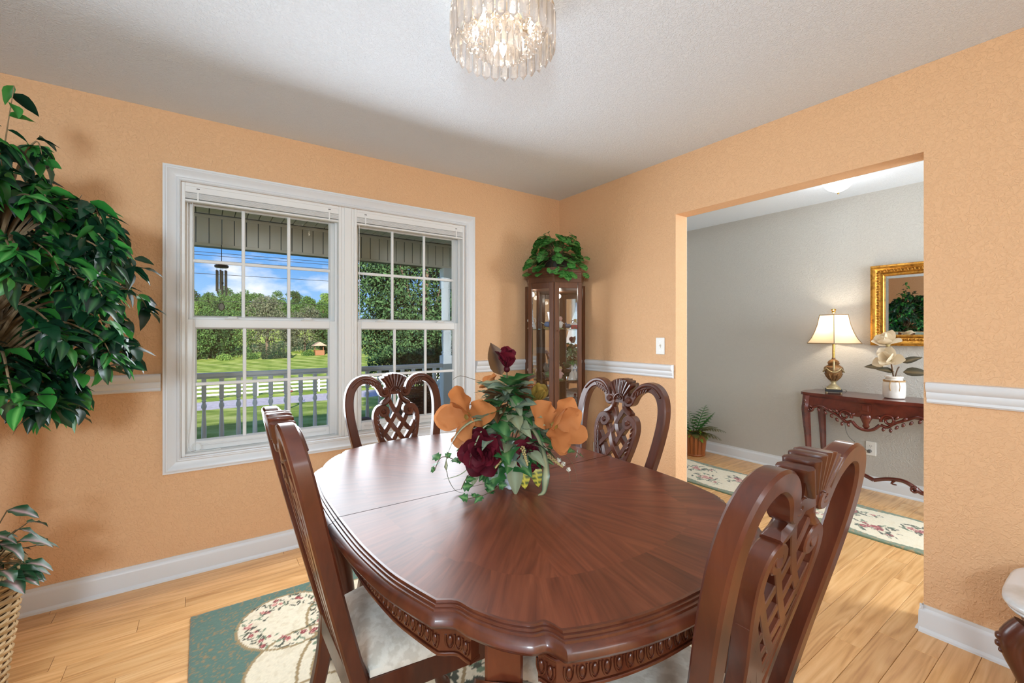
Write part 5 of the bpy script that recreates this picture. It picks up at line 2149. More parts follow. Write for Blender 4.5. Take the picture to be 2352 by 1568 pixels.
rosette(vs, 'magnolia_bloom', M_seed, SD * -.03 + Vector((-.03, 0, .405)), Vector((-.5, .1, .8)), [(5, 28, 1), (4, 60, .9)], me_c, rnd, .105)
rosette(vs, 'magnolia_bloom', M_seed, SD * -.012 + Vector((-.045, 0, .285)), Vector((-.8, .15, .45)), [(5, 22, 1), (4, 55, .9)], me_c, rnd, .105)
for b in ((SD * -.03 + Vector((-.03, 0, .40))), (SD * -.012 + Vector((-.04, 0, .28))), (SD * .03 + Vector((0, 0, .24)))):
    MB().tube(catmull([(0, 0, .13), tuple(b * .6 + Vector((0, 0, .07))), tuple(b)], 4), .0045, 6).obj('stem', M_bronze, vs, smooth=60)
for (s, u, d, sc) in ((-.06, .23, SD * -1 + Vector((-.2, 0, .1)), .12), (.05, .20, SD * 1 + Vector((-.2, 0, .05)), .16), (.05, .27, SD * 1 + Vector((-.1, 0, .5)), .12), (.0, .20, SD * -.6 + Vector((-.5, 0, .2)), .12)):
    put(me_ml, 'leaf', vs, orient(tuple(SD * s + Vector((0, 0, u))), d, Vector((-1, 0, .8)), 0, sc))

# gilt mirror
mr = thing('wall_mirror', 'gold-framed rectangular wall mirror hanging on the grey hall wall above the console', 'mirror', (HX, .795, 1.506), R(-90))
mw, mh = .475, .322           # half sizes; local x along the wall, -y to the room
M_gilt = plain('gilt', (196, 142, 58), .35, .75, bump=(120, .4, .003), vary=(40, (138, 92, 34), .45, .7))


def fm(mb, hw, hh, prof):
    frame_mold(mb, -hw, hw, -hh, hh, prof, 0, -1)


mb = MB(); fm(mb, mw - .085, mh - .085, [(.0, .004), (.0, .016), (.006, .022), (.016, .022), (.020, .014), (.050, .026), (.060, .036), (.070, .038), (.076, .034), (.085, .034), (.085, .004)])
fo = mb.obj('frame', M_gilt, mr, smooth=35)
orn = MB(); orn.sphere((0, 0, 0), .0085, 7, 5, (1.0, .6, 1.3)); orn.tube(catmull([(-.008, -.002, -.008), (0, -.005, .003), (.009, -.002, .010)], 2), .0025, 5)
orn_me = orn.mesh('leaf_ornament', M_gilt, 60)
for (L, fx) in ((mw, 0), (mh, 1)):
    n = int(2 * (L - .05) / .021)
    for s in (1, -1):
        for k in range(n):
            u = -(L - .05) + (k + .5) * 2 * (L - .05) / n
            o = link('leaf_ornament', orn_me, fo)
            p = (u, -.024, s * (mh - .050)) if fx == 0 else (s * (mw - .050), -.024, u)
            o.location = p
            o.rotation_euler = (0, R(90) * fx + (.5 if k % 2 else -.5), 0)
gw, gh = mw - .085, mh - .085
V = [(-gw, -.004, -gh), (gw, -.004, -gh), (gw, -.004, gh), (-gw, -.004, gh), (-gw + .025, -.0075, -gh + .025), (gw - .025, -.0075, -gh + .025), (gw - .025, -.0075, gh - .025), (-gw + .025, -.0075, gh - .025)]
MB().add(V, [(0, 1, 5, 4), (1, 2, 6, 5), (2, 3, 7, 6), (3, 0, 4, 7), (4, 5, 6, 7)]).obj('mirror_glass', M_mirror, mr)
MB().box(-gw - .02, gw + .02, -.003, 0, -gh - .02, gh + .02).obj('backing', M_brown, mr)

# potted plant at the end of the hall
hp = thing('potted_fern', 'potted fern with mixed fronds in a wood-slat pot by the hall wall', 'plant', (4.27, 2.72, 0))
hp.scale = (1.12, 1.12, 1.12)
M_slat = wood('pot_slat', (120, 62, 22), (150, 82, 32), (166, 96, 42), .5, (20, 20, 3), bumps=.1)
for k in range(18):
    a = 2 * PI * k / 18
    M = Matrix.Translation((.088 * math.cos(a), .088 * math.sin(a), 0)) @ Matrix.Rotation(a, 4, 'Z') @ Matrix.Rotation(R(5), 4, 'Y')
    MB().box(-.004, .004, -.0148, .0148, .0, .205, .002, M).obj('slat', M_slat, hp)
for z, r in ((.012, .094), (.196, .110)):
    MB().lathe([(r, z - .008), (r + .003, z), (r, z + .008), (r - .008, z + .008), (r - .008, z - .008)], 24).obj('hoop', M_slat, hp, smooth=40)
MB().lathe([(.075, .004), (.09, .18), (.001, .19)], 20).obj('soil', M_brown, hp)
M_fern = leafmat('fern_green', (34, 92, 28), (60, 130, 44), .45, .25)
M_fernb = leafmat('fern_bronze', (78, 84, 40), (104, 96, 52), .5, .2)
me_fern = leaf_mesh('leaflet', M_fern, w_lance, .15, .2, 4, 0, None, nc=2)
me_fernb = leaf_mesh('leaflet', M_fernb, lambda t: max(.003, .07 * math.sin(PI * t ** .9)), .15, .2, 4, 0, None, nc=2)
rnd = random.Random(12)


def frond(par, base, d, L, droop, me, n, lw, mat):
    d = Vector(d).normalized()
    P = [Vector(base) + d * (L * t) + Vector((0, 0, -droop * t * t)) for t in lerp_list(0, 1, 12)]
    f = MB().tube(P, [.003 - .002 * i / 11 for i in range(12)], 5).obj('frond', mat, par, smooth=60)
    for i in range(n):
        t = .18 + .80 * i / (n - 1)
        p = Vector(base) + d * (L * t) + Vector((0, 0, -droop * t * t))
        tan = (d * L + Vector((0, 0, -2 * droop * t))).normalized()
        side = tan.cross(Vector((0, 0, 1)))
        if side.length < .1:
            side = Vector((1, 0, 0))
        side.normalize()
        for s in (1, -1):
            put(me, 'leaflet', f, orient(tuple(p), side * s + tan * .55 + Vector((0, 0, -.1)), (0, 0, 1), 0, lw * math.sin(PI * (t * .8 + .18)) + .01))


VW = Vector((.85, -.5, 0))
for (a, z, L, dr, me, n, lw, mt) in ((0.0, 1.7, .36, .05, me_fern, 9, .11, M_fern), (.9, 1.4, .33, .06, me_fern, 9, .10, M_fern), (2.4, 1.5, .34, .06, me_fern, 9, .10, M_fern), (3.6, 1.3, .32, .06, me_fern, 9, .10, M_fern), (5.2, 1.6, .33, .05, me_fern, 9, .1, M_fern), (4.6, 2.6, .36, .03, me_fern, 9, .10, M_fern)):
    frond(hp, (0, 0, .18), (math.cos(a), math.sin(a), z), L, dr, me, n, lw, mt)
for (dx, dy, z, L, dr) in ((-.1, -.95, .75, .42, .18), (-.3, -.95, .9, .40, .15), (-.1, -.9, .45, .32, .14), (-.5, -.6, .35, .30, .14), (-.9, .2, .5, .30, .14), (-.5, .8, .6, .3, .14)):
    frond(hp, (0, 0, .19), (dx, dy, z), L, dr, me_fernb, 18, .07, M_fernb)
M_lime = leafmat('lime_leaf', (96, 160, 40), (150, 186, 66), .4, .3)
me_lime = leaf_mesh('leaf', M_lime, w_ficus, .2, .3, 5)
for k in range(26):
    a = rnd.uniform(PI * .8, PI * 1.9)
    put(me_lime, 'leaf', hp, orient((.095 * math.cos(a), .095 * math.sin(a), rnd.uniform(.17, .25)), (math.cos(a), math.sin(a), rnd.uniform(-.8, .3)), (0, 0, 1), rnd.uniform(-.4, .4), rnd.uniform(.035, .055)))

# ================================================================== marble-topped side table at the right edge
M_marble = plain('white_marble', (224, 228, 232), .25, coat=.4, vary=(5, (196, 194, 190), .5, .66))
stb = thing('side_table', 'low side table with white marble top and glossy cabriole legs, cut by right edge', 'table', (2.275, .005, 0))


def squircle(a, b, n=4, k=48):
    out = []
    for i in range(k):
        t = 2 * PI * i / k
        c, s = math.cos(t), math.sin(t)
        out.append((a * math.copysign(abs(c) ** (2 / n), c), b * math.copysign(abs(s) ** (2 / n), s)))
    return out


def lay(mb, hx, hy, prof, n=4):
    k = 48
    vs, fs = [], []
    for d, z in prof:
        for p in squircle(hx + d, hy + d, n, k):
            vs.append((p[0], p[1], z))
    for i in range(len(prof) - 1):
        for j in range(k):
            fs.append((i * k + j, i * k + (j + 1) % k, (i + 1) * k + (j + 1) % k, (i + 1) * k + j))
    fs.append(tuple(reversed(range(k))))
    fs.append(tuple((len(prof) - 1) * k + j for j in range(k)))
    mb.add(vs, fs)


mb = MB(); lay(mb, .225, .255, [(-.012, .395), (-.004, .397), (.0, .403), (-.003, .409), (.004, .412), (.009, .419), (.008, .428), (.0, .434), (-.012, .436)])
mb.obj('marble_top', M_marble, stb, smooth=60)
mb = MB(); lay(mb, .185, .215, [(0, .330), (.004, .336), (.0, .342), (.0, .380), (.008, .388), (.008, .395)])
mb.obj('apron', M_cherry, stb, smooth=40)
for sx in (1, -1):
    for sy in (1, -1):
        lg = MB()
        cabriole(lg, sx * .165, sy * .200, sx * .35, sy * 1.0, .365, .031, .030, .030)
        l = lg.obj('leg', M_cherry, stb, smooth=60)
        kd = Vector((sx * .35, sy * 1.0, 0)).normalized()
        for q, (zz, oo, rr) in enumerate(((.335, .040, .016), (.312, .052, .019), (.288, .056, .015), (.268, .053, .010))):
            MB().sphere((sx * .165 + kd.x * oo, sy * .200 + kd.y * oo, zz), rr, 9, 7, (1, 1, .8)).obj('knee_carving', M_cherry, l, smooth=60)

# ================================================================== porch
PY = 4.75
M_soffit = plain('soffit_vinyl', (240, 228, 216), .5, bump=(30, .05, .001))
M_groove = plain('soffit_shadow_groove', (120, 114, 104), .7)
M_pwhite = plain('porch_paint', (240, 240, 244), .5, bump=(40, .06, .001))
M_deck = wood('porch_deck', (120, 116, 112), (140, 136, 130), (150, 146, 140), .7, (2, 20, 20), rand=.05)
pc = sroot('porch_ceiling')
MB().box(-1.6, 5.2, WY2 + .11, PY + .02, 2.345, 2.40).obj('soffit_backing', M_groove, pc)
sp_me = MB().box(.004, .091, WY2 + .112, PY - .06, 2.330, 2.345, .002).mesh('soffit_panel', M_soffit)
bp_me = MB().box(.004, .091, PY - .012, PY - .002, 2.078, 2.305, .002).mesh('siding_panel', M_soffit)
pbm = sroot('porch_beam')
MB().box(-1.6, 5.2, PY, PY + .10, 2.055, 2.345).obj('beam_core', M_groove, pbm)
MB().box(-1.6, 5.2, PY - .014, PY + .0, 2.055, 2.078, .003).obj('bottom_trim', M_soffit, pbm)
MB().box(-1.6, 5.2, PY - .016, PY + .0, 2.305, 2.332, .003).obj('top_trim', M_soffit, pbm)
for k in range(44):
    x = -1.0 + k * .095
    link('soffit_panel', sp_me, pc, (x, 0, 0))
    link('siding_panel', bp_me, pbm, (x, 0, 0))
pf = sroot('porch_floor')
dk_me = MB().box(-1.6, 5.2, 0, .136, -.13, -.10, .003).mesh('deck_board', M_deck)
for k in range(13):
    link('deck_board', dk_me, pf, (0, WY2 + .05 + k * .14, 0))
MB().box(-1.6, 5.2, WY2, PY + .12, -.9, -.131).obj('porch_skirt', M_pwhite, pf)

# railing with turned balusters
rl = thing('porch_railing', 'white porch railing with turned balusters outside the window', 'railing', (0, PY, -.10))
MB().box(-1.55, 2.314, -.035, .035, .990, 1.03, .008).obj('top_rail', M_pwhite, rl)
MB().box(-1.55, 2.314, -.015, .015, .978, .990, .003).obj('sub_rail', M_pwhite, rl)
MB().box(-1.55, 2.314, -.028, .028, .09, .14, .006).obj('bottom_rail', M_pwhite, rl)
bal = MB()
bal.box(-.018, .018, -.018, .018, .80, .980, .003)
bal.lathe([(.018, .80), (.012, .792), (.019, .782), (.012, .770), (.014, .762), (.020, .745), (.021, .73), (.012, .705), (.013, .69), (.019, .55), (.020, .47), (.017, .40), (.012, .385), (.019, .37), (.021, .35), (.013, .33), (.020, .315), (.012, .30), (.018, .288)][::-1], 12)
bal.box(-.018, .018, -.018, .018, .139, .29, .003)
bal_me = bal.mesh('baluster', M_pwhite, 40)
x = -.0052 - .129 * 11
while x < 2.27:
    link('baluster', bal_me, rl, (x, 0, 0))
    x += .1302
# post
pp = thing('porch_post', 'white turned porch post at the right end of the railing', 'post', (2.375, PY + .01, -.10))
MB().box(-.058, .058, -.058, .058, 0, 1.12, .006).obj('post_base', M_pwhite, pp)
MB().lathe([(.058, 1.12), (.046, 1.135), (.056, 1.15), (.056, 1.16), (.044, 1.175), (.050, 1.23), (.055, 1.30), (.052, 1.36), (.044, 1.385), (.056, 1.40), (.050, 1.42), (.050, 1.80), (.056, 1.84), (.050, 1.86), (.056, 1.88), (.050, 1.91)], 20).obj('turned_shaft', M_pwhite, pp, smooth=40)
MB().box(-.058, .058, -.058, .058, 1.91, 2.155, .006).obj('post_top', M_pwhite, pp)
# stair rail beyond the post
sr = thing('stair_railing', 'white sloping stair rail descending from the porch post', 'railing', (2.45, PY + .07, -.10))
MB().tube([(0, .02, .92), (0, 1.3, .15)], .03, 8).obj('handrail', M_pwhite, sr)
MB().tube([(0, .02, .16), (0, 1.3, -.60)], .022, 8).obj('bottom_rail', M_pwhite, sr)
for k in range(8):
    yy = .12 + k * .15
    MB().lathe([(.014, .14 - yy * .6), (.018, .25 - yy * .6), (.011, .30 - yy * .6), (.018, .5 - yy * .6), (.011, .74 - yy * .6), (.016, .78 - yy * .6), (.015, .90 - yy * .6)], 8, Matrix.Translation((0, yy, 0))).obj('baluster', M_pwhite, sr, smooth=40)
MB().box(-.05, .05, 1.28, 1.38, -1.4, .22, .006).obj('newel_post', M_pwhite, sr)

# wicker porch chair, back towards the window
wc = thing('porch_chair', 'brown wicker armchair on the porch with its back to the window', 'chair', (1.50, 3.62, -.10), R(8))
M_rattan = wood('brown_rattan', (58, 34, 24), (88, 56, 40), (104, 70, 50), .6, (12, 12, 12), bumps=.2)
for s in (1, -1):
    MB().tube([(s * .17, 0, 0), (s * .165, .0, .45), (s * .15, -.05, .93)], .016, 8).obj('rear_post', M_rattan, wc, smooth=60)
    MB().tube([(s * .24, .48, 0), (s * .24, .46, .58)], .016, 8).obj('front_leg', M_rattan, wc, smooth=60)
    MB().tube(catmull([(s * .17, -.01, .62), (s * .24, .12, .62), (s * .25, .35, .62), (s * .235, .50, .60)], 4), .020, 8).obj('arm', M_rattan, wc, smooth=60)
MB().box(-.24, .24, -.01, .50, .38, .42, .01).obj('seat', M_rattan, wc)
MB().tube(catmull([(-.15, -.05, .93), (-.07, -.056, .96), (.07, -.056, .96), (.15, -.05, .93)], 4), .018, 8).obj('top_rail', M_rattan, wc, smooth=60)
strand = None
for k in range(30):
    z = .44 + k * .0165
    f = (z - .44) / .5
    yb = -.05 * f
    w = .165 - .015 * f
    P = [(-w + 2 * w * i / 18, yb + (.005 if (i + k) % 2 else -.005), z) for i in range(19)]
    MB().tube(P, .0085, 5).obj('weave_strand', M_rattan, wc, smooth=60)
for i in range(9):
    u = -.145 + .29 * i / 8
    MB().tube([(u, 0, .42), (u * .93, -.05, .94)], .005, 5).obj('warp_cane', M_rattan, wc, smooth=60)

# wind chime under the beam
wch = thing('wind_chime', 'wind chime with metal tubes hanging below the porch beam', 'wind chime', (.135, PY - .10, 2.05))
MB().tube(catmull([(0, .09, .01), (0, .02, .012), (0, -.004, .0), (0, .008, -.02), (0, .0, -.035), (0, 0, -.06), (0, .0, -.13)], 4), .0035, 6).obj('hook', M_black, wch, smooth=60)
MB().lathe([(.05, -.19), (.053, -.185), (.053, -.172), (.05, -.168), (.002, -.168)], 20).obj('top_disc', M_black, wch, smooth=40)
for k in range(6):
    a = 2 * PI * k / 6
    MB().tube([(0, 0, -.13), (.046 * math.cos(a), .046 * math.sin(a), -.17)], .0010, 4).obj('cord', M_black, wch)
M_tube = plain('chime_tube', (120, 112, 104), .35, .8)
for k in range(6):
    a = 2 * PI * k / 6 + .3
    L = .20 - .012 * k + .02
    x, y = .038 * math.cos(a), .038 * math.sin(a)
    t = MB().tube([(x, y, -.215), (x, y, -.215 - L)], .0075, 10).obj('chime_tube', M_tube, wch, smooth=60)
    MB().tube([(x, y, -.185), (x, y, -.215)], .0008, 4).obj('cord', M_black, t)
MB().tube([(0, 0, -.18), (0, 0, -.50)], .0008, 4).obj('centre_cord', M_black, wch)
MB().sphere((0, 0, -.325), .017, 10, 8).obj('striker', M_black, wch, smooth=60)
MB().tube([(.020 * math.cos(a), 0, -.535 + .034 * math.sin(a)) for a in [2 * PI * i / 20 for i in range(21)]], .004, 6, caps=False).obj('sail_ring', M_black, wch, smooth=60)
MB().lathe([(.017, -.002), (.017, .002)], 16, Matrix.Translation((0, 0, -.535)) @ Matrix.Diagonal((1, 1, 1.75, 1)) @ Matrix.Rotation(R(90), 4, 'X')).obj('sail', plain('chime_sail', (170, 176, 184), .3), wch)

# ================================================================== the grounds


def gz(x, y):
    """height of the ground"""
    P = [(4.8, -.85), (8, -1.0), (16, -1.95), (26, -3.0), (35, -3.85), (38, -4.0), (44, -4.0), (60, -3.9), (80, -3.7), (98, -3.3), (120, -1.6), (160, 1.8), (220, 6.0), (300, 9.0), (600, 10)]
    for (a, za), (b, zb) in zip(P, P[1:]):
        if y <= b:
            t = max(0, (y - a) / (b - a))
            z = za + (zb - za) * t
            break
    else:
        z = P[-1][1]
    if y > 50:
        z += .6 * math.sin(x * .05) * min(1, (y - 50) / 80)
    return z


m, nt, b = newmat('mown_lawn')
L = nt.links.new
tc = nt.nodes.new('ShaderNodeTexCoord')
n1 = nt.nodes.new('ShaderNodeTexNoise'); n1.inputs['Scale'].default_value = .55; n1.inputs['Detail'].default_value = 8
n2 = nt.nodes.new('ShaderNodeTexNoise'); n2.inputs['Scale'].default_value = 9.0; n2.inputs['Detail'].default_value = 6
sx = nt.nodes.new('ShaderNodeSeparateXYZ')
mm = nt.nodes.new('ShaderNodeMath'); mm.operation = 'MULTIPLY_ADD'; mm.inputs[1].default_value = .35
L(tc.outputs['Object'], sx.inputs[0])
L(sx.outputs['Y'], mm.inputs[0]); L(sx.outputs['X'], mm.inputs[2])
m1 = nt.nodes.new('ShaderNodeMath'); m1.operation = 'MULTIPLY'; m1.inputs[1].default_value = 1.9
L(mm.outputs[0], m1.inputs[0])
sn = nt.nodes.new('ShaderNodeMath'); sn.operation = 'SINE'
L(m1.outputs[0], sn.inputs[0])
m3 = nt.nodes.new('ShaderNodeMath'); m3.operation = 'MULTIPLY_ADD'; m3.inputs[1].default_value = .10
L(sn.outputs[0], m3.inputs[0]); L(n1.outputs['Fac'], m3.inputs[2])
m4 = nt.nodes.new('ShaderNodeMath'); m4.operation = 'MULTIPLY_ADD'; m4.inputs[1].default_value = .3
L(n2.outputs['Fac'], m4.inputs[0]); L(m3.outputs[0], m4.inputs[2])
L(tc.outputs['Object'], n1.inputs['Vector']); L(tc.outputs['Object'], n2.inputs['Vector'])
rp = nt.nodes.new('ShaderNodeValToRGB')
rp.color_ramp.elements[0].position = .45; rp.color_ramp.elements[0].color = lin((108, 132, 48))
rp.color_ramp.elements[1].position = .9; rp.color_ramp.elements[1].color = lin((184, 188, 112))
x_ = rp.color_ramp.elements.new(.66); x_.color = lin((142, 160, 70))
L(m4.outputs[0], rp.inputs[0]); L(rp.outputs[0], b.inputs['Base Color'])
setin(b, Roughness=.95, Specular_IOR_Level=.1)
bpn = nt.nodes.new('ShaderNodeBump'); bpn.inputs['Strength'].default_value = .6; bpn.inputs['Distance'].default_value = .05
n3 = nt.nodes.new('ShaderNodeTexNoise'); n3.inputs['Scale'].default_value = 30; L(tc.outputs['Object'], n3.inputs['Vector'])
L(n3.outputs['Fac'], bpn.inputs['Height']); L(bpn.outputs[0], b.inputs['Normal'])
M_lawn = m
xs = list(range(-60, 221, 5))
ys = [-8, 4.6, 6, 8, 10, 13, 16, 20, 26, 31, 35, 38, 41, 44, 48, 54, 60, 70, 80, 90, 98, 108, 120, 135, 150, 170, 195, 220, 260, 300, 420]
V = [(x, y, gz(x, y) if y > 0 else -.85) for x in xs for y in ys]
F = []
for i in range(len(xs) - 1):
    for j in range(len(ys) - 1):
        q = i * len(ys) + j
        F.append((q, q + len(ys), q + len(ys) + 1, q + 1))
struct(MB().add(V, F).obj('lawn_ground', M_lawn, smooth=60))
# road
rd = MB()
rd.box(-60, 220, 36.4, 40.9, -4.2, -3.93)
struct(rd.obj('road', plain('asphalt', (176, 170, 178), .9, vary=(3, (160, 154, 160), .4, .6))))

# rail fence beyond the road
fn = thing('rail_fence', 'white three-rail fence running along the far side of the road', 'fence', (0, 43.2, -4.0))
po_me = MB().box(-.07, .07, -.07, .07, -.3, 1.15, .01).mesh('fence_post', M_pwhite)
ra_me = MB().box(0, 2.42, -.025, .025, -.07, .07, .01).mesh('fence_rail', M_pwhite)
for k in range(22):
    x = -6 + k * 2.45
    link('fence_post', po_me, fn, (x, 0, 0))
    for z in (.32, .64, .97):
        link('fence_rail', ra_me, fn, (x, -.09, z))

# feeder post in the yard
fd = thing('bird_feeder', 'small red bird feeder on a dark post in the front yard', 'bird feeder', (4.42, 31.0, gz(4.4, 31.0)))
MB().box(-.10, .10, -.03, .03, -.2, 1.05, .005).obj('post', plain('post_green', (38, 54, 44), .8), fd)
MB().tube([(0, 0, 1.0), (0, 0, 1.75)], .03, 6).obj('pole', M_black, fd)
MB().lathe([(.28, 1.08), (.30, 1.10), (.30, 1.13), (.10, 1.16)], 14).obj('tray', plain('feeder_red', (150, 50, 44), .6), fd)
MB().tube([(.22 * math.cos(a), 0, 1.12 + .40 * math.sin(a)) for a in [PI * i / 14 for i in range(15)]], .018, 5).obj('hoop', M_black, fd)

# ---- trees
M_bark2 = wood('tree_bark', (60, 48, 40), (84, 70, 58), (100, 86, 72), .95, (3, 3, 8), bumps=.5)


def crown_mesh(name, blobs, n, size, mat, seed, zfloor=None, spread=.35):
    """leafy crown: n leaves scattered through overlapping rounded clumps"""
    rs = np.random.RandomState(seed)
    wts = np.array([bl[3] ** 2 for bl in blobs])
    pick = rs.choice(len(blobs), n, p=wts / wts.sum())
    B = np.array([bl[:3] for bl in blobs])[pick]
    Rr = np.array([bl[3] for bl in blobs])[pick]
    d = rs.normal(size=(n, 3))
    d /= np.linalg.norm(d, axis=1)[:, None]
    rad = (1 - spread * rs.rand(n) ** 1.5)
    Pn = B + d * (Rr * rad)[:, None] * np.array([1, 1, .85])
    # each leaf is a bent diamond (two triangles)
    a = rs.normal(size=(n, 3)) + d * .5
    a[:, 2] -= .5
    a /= np.linalg.norm(a, axis=1)[:, None]
    b = np.cross(a, rs.normal(size=(n, 3)))
    b /= np.linalg.norm(b, axis=1)[:, None] + 1e-9
    s = size * (.6 + .8 * rs.rand(n))[:, None]
    c = np.cross(a, b)
    v0, v1, v2, v3 = Pn, Pn + a * s * .5 + b * s * .34 + c * s * .1, Pn + a * s, Pn + a * s * .5 - b * s * .34 + c * s * .1
    V = np.stack([v0, v1, v2, v3], 1).reshape(-1, 3)
    i = np.arange(n) * 4
    F = np.stack([i, i + 1, i + 2, i + 3], 1)
    me = bpy.data.meshes.new(name)
    me.from_pydata(V.tolist(), [], F.tolist())
    me.materials.append(mat)
    me.update()
    return me


def tree(label, x, y, h, w, mat, seed, n=2600, size=.5, trunk=.18, nb=16, cone=False, base=.25, group=None, name='tree'):
    rd_ = random.Random(seed)
    z = gz(x, y)
    t = thing(name, label, 'tree', (x, y, z), 0, group)
    blobs = []
    for k in range(nb):
        if cone:
            f = k / (nb - 1)
            rr = w * .5 * (1 - f) * .9 + w * .06
            for q in range(3):
                a = rd_.random() * 6.28
                blobs.append((rr * .5 * math.cos(a), rr * .5 * math.sin(a), h * (base + (1 - base) * f) * .98, max(.12, rr * .62)))
        else:
            d = rdir(rd_, -.8, 1)
            blobs.append((d.x * w * .33, d.y * w * .33, h * (.47 + base / 2) + d.z * h * (1 - base) * .38, min(w, h * (1 - base)) * rd_.uniform(.16, .25)))
    ln = link('crown', crown_mesh('crown', blobs, n, size, mat, seed), t)
    ln['kind'] = 'stuff'
    MB().tube([(0, 0, -.4), (0, 0, h * .3), (w * .03, 0, h * .62)], [h * .028, h * .02, h * .008], 8).obj('trunk', M_bark2, t, smooth=60)
    return t


def tmat(name, c1, c2):
    return leafmat(name, c1, c2, .6, .3, spec=.2)


MT_dark = tmat('tree_dark', (34, 56, 34), (62, 90, 46))
MT_mid = tmat('tree_mid', (48, 80, 42), (88, 120, 60))
MT_lite = tmat('tree_light', (84, 118, 56), (126, 152, 78))
MT_con = tmat('tree_conifer', (38, 54, 44), (66, 84, 60))
MT_grey = tmat('tree_pine', (74, 84, 68), (104, 108, 84))
MT_pear = tmat('tree_pear', (34, 62, 40), (84, 116, 72))

# big pear tree beyond the right half of the window
pt_x, pt_y = 6.1, 13.6
pz = gz(pt_x, pt_y)
pt = thing('pear_tree', 'large dense pear tree filling the view through the right window', 'tree', (pt_x, pt_y, pz))
rd_ = random.Random(40)
blobs = []
for k in range(75):
    d = rdir(rd_, -.9, 1)
    q = rd_.uniform(.62, 1.0)
    blobs.append((d.x * 2.35 * q * (1.0 - .22 * max(0, d.z)), d.y * 2.2 * q, 4.5 + d.z * 3.3 * q, rd_.uniform(.45, .75)))
blobs += [(0, 0, 3.2, 1.6), (0, 0, 4.8, 1.7), (0, 0, 6.2, 1.2), (-1.5, -.3, 2.1, .6), (1.2, -.6, 1.9, .6), (-.3, -1.2, 2.0, .7), (.6, -1.0, 1.75, .5)]
cr = link('crown', crown_mesh('crown', blobs, 60000, .095, MT_pear, 41, spread=.6), pt)
cr['kind'] = 'stuff'
MB().tube(catmull([(0, 0, -.4), (.05, 0, 1.2), (-.05, .05, 3.0), (.05, 0, 6.0)], 4), [.17 - .011 * i for i in range(13)], 10).obj('trunk', M_bark2, pt, smooth=60)
for k in range(9):
    a = 2 * PI * k / 9
    MB().tube(catmull([(0, 0, 1.5 + .15 * k), (.7 * math.cos(a), .7 * math.sin(a), 3.0 + .2 * k), (1.3 * math.cos(a), 1.3 * math.sin(a), 4.4 + .2 * k)], 3), [.08 - .01 * i for i in range(7)], 6).obj('bough', M_bark2, pt, smooth=60)


def ray(px, y):
    """ground x for a column of the photograph at depth line y (used only to choose where the trees grow)"""
    u = (px - 1176) / 1013.0
    return y * (.574 + u * .819) / (.819 - u * .574)


G = 'trees across the road'
row = [  # px, y, height, width, material, kind, label
    (448, 96, 7.5, 6.5, MT_mid, 0, 'leafy mid-green tree at the far left of the meadow edge'),
    (478, 98, 9.0, 8.5, MT_dark, 0, 'broad dark oak at the meadow edge behind the wind chime'),
    (528, 100, 9.5, 8.5, MT_mid, 0, 'broad green oak at the meadow edge left of the pine'),
    (614, 100, 12.5, 8.0, MT_grey, 0, 'tall grey-green pine in the middle of the meadow edge'),
    (700, 104, 10.5, 8.0, MT_grey, 0, 'grey-green pine right of the clipped hedge conifers'),
    (655, 130, 6.5, 3.8, MT_con, 1, 'small dark conifer alone on the hillside slope'),
    (722, 150, 6.0, 3.6, MT_con, 1, 'small pointed conifer higher on the hillside'),
    (737, 148, 6.0, 3.6, MT_con, 1, 'pointed conifer beside the pear tree on the hillside'),
    (752, 100, 9.0, 6.0, MT_dark, 0, 'dark tree at the right end of the meadow edge'),
]
for i, (px, y, h, w, mt, k, lab) in enumerate(row):
    tree(lab, ray(px, y), y, h, w, mt, 100 + i, 5200 if k == 0 else 2000, .36 if k == 0 else .26, nb=30 if k == 0 else 9, cone=bool(k), base=.05 if k else -.12, group=G, name='conifer_tree' if k else 'tree')
for i in range(6):
    px = 606 + i * 11.5
    o = tree('clipped dark arborvitae in the row of six below the pine', ray(px, 91), 91, 2.7 + .3 * (i % 2), 1.1, MT_con, 150 + i, 1100, .17, nb=8, cone=True, base=.03, group='row of six arborvitae', name='arborvitae')
# low garden shrubs
for i, (px, y, c, lab) in enumerate(((516, 92, MT_lite, 'yellow-green flowering shrub in the meadow garden bed'), (576, 92, MT_mid, 'low green shrub left of the arborvitae row'), (594, 94.5, MT_lite, 'yellow shrub beside the arborvitae row'), (708, 95, MT_mid, 'small round shrub near the garden shed'))):
    x = ray(px, y)
    t = thing('shrub', lab, 'shrub', (x, y, gz(x, y)), 0, 'shrubs across the road')
    cr = link('foliage', crown_mesh('foliage', [(0, 0, .5, .8), (.6, 0, .4, .6), (-.6, .1, .4, .6)], 700, .2, c, 170 + i), t)
    cr['kind'] = 'stuff'
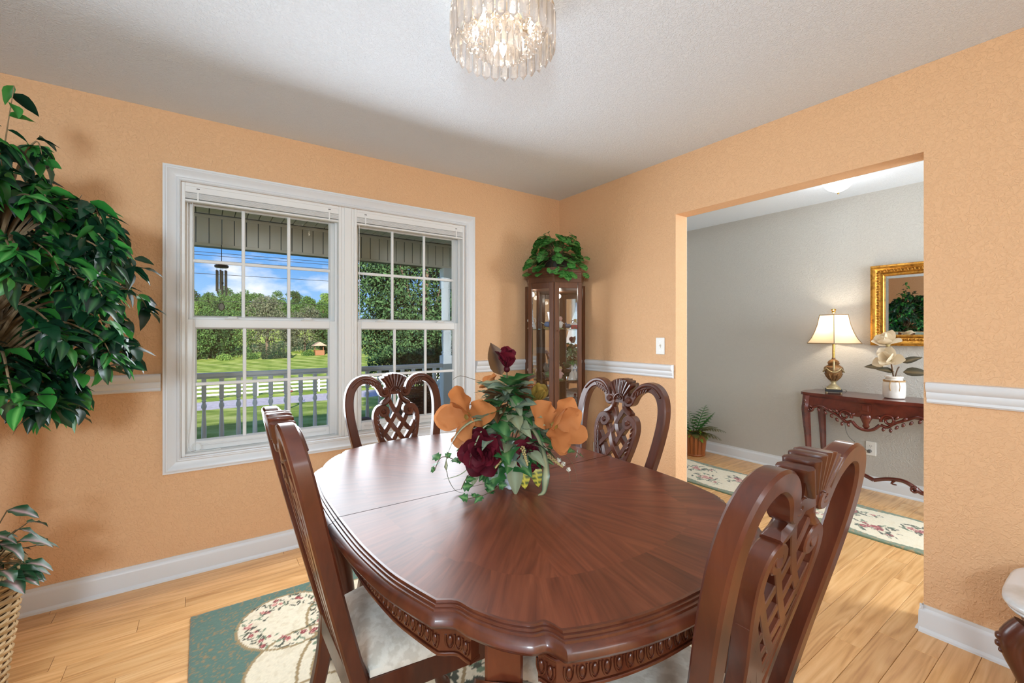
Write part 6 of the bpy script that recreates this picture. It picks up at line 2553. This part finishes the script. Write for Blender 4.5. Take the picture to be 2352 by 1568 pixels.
# little well-house and white propane tank
wx = ray(733, 96)
wh = thing('well_house', 'tiny roofed wooden well house on the far lawn', 'well house', (wx, 96, gz(wx, 96)))
MB().box(-.9, .9, -.8, .8, -.3, 1.0, .05).obj('body', M_brown, wh)
MB().prism([(-1.3, 1.9), (1.3, 1.9), (0, 2.7)], lambda u, v: (u, -1.1, v), lambda u, v: (u, 1.1, v)).obj('roof', plain('well_roof', (150, 128, 112), .9), wh)
for sx_ in (1, -1):
    MB().box(sx_ * .8 - .06, sx_ * .8 + .06, -.06, .06, .9, 1.95).obj('post', M_brown, wh)
# distant wooded ridge: single trees in three ranks
rd_ = random.Random(77)
kinds = [(MT_mid, 'green'), (MT_dark, 'dark green'), (MT_lite, 'pale green'), (MT_mid, 'olive')]
nn = 0
for rank, (y, h0, step) in enumerate(((185, 10, 36), (212, 13, 38), (245, 15, 40))):
    px = 430 + rank * 5
    while px < 800:
        mt = rd_.choice(kinds)[0]
        x = ray(px, y)
        tree('distant tree in the wooded ridge under the skyline', x, y, h0 * rd_.uniform(.8, 1.25), 7.5, mt, 300 + nn, 4200, .55, nb=22, base=.05, group='trees of the distant wooded ridge', name='distant_tree')
        nn += 1
        px += step * rd_.uniform(.8, 1.15)
# overhead cables
for i, (p0, p1, sag) in enumerate(((582, 584, .3), (589, 588, .3), (601, 596, .3), (629, 627, .4), (690, 684, .5), (725, 715, .5))):
    y = 46.0
    z0 = 1.279 + (766 - p0) / 1013 * y / 1.22
    z1 = 1.279 + (766 - p1) / 1013 * y / 1.0 * .92
    P = [(-30 + 100 * t, y + i * .15, z0 + (z1 - z0) * t - sag * 4 * t * (1 - t) * .4) for t in lerp_list(0, 1, 15)]
    o = MB().tube(P, .022, 5).obj('power_line', M_black, None, smooth=60)
    tag(o, ['topmost overhead cable crossing the sky', 'second overhead cable from the top', 'third overhead cable, by the upper muntin', 'fourth overhead cable, through the clouds', 'fifth overhead cable, just over the ridge trees', 'lowest overhead cable, in front of the trees'][i], 'cable', 'overhead cables outside')
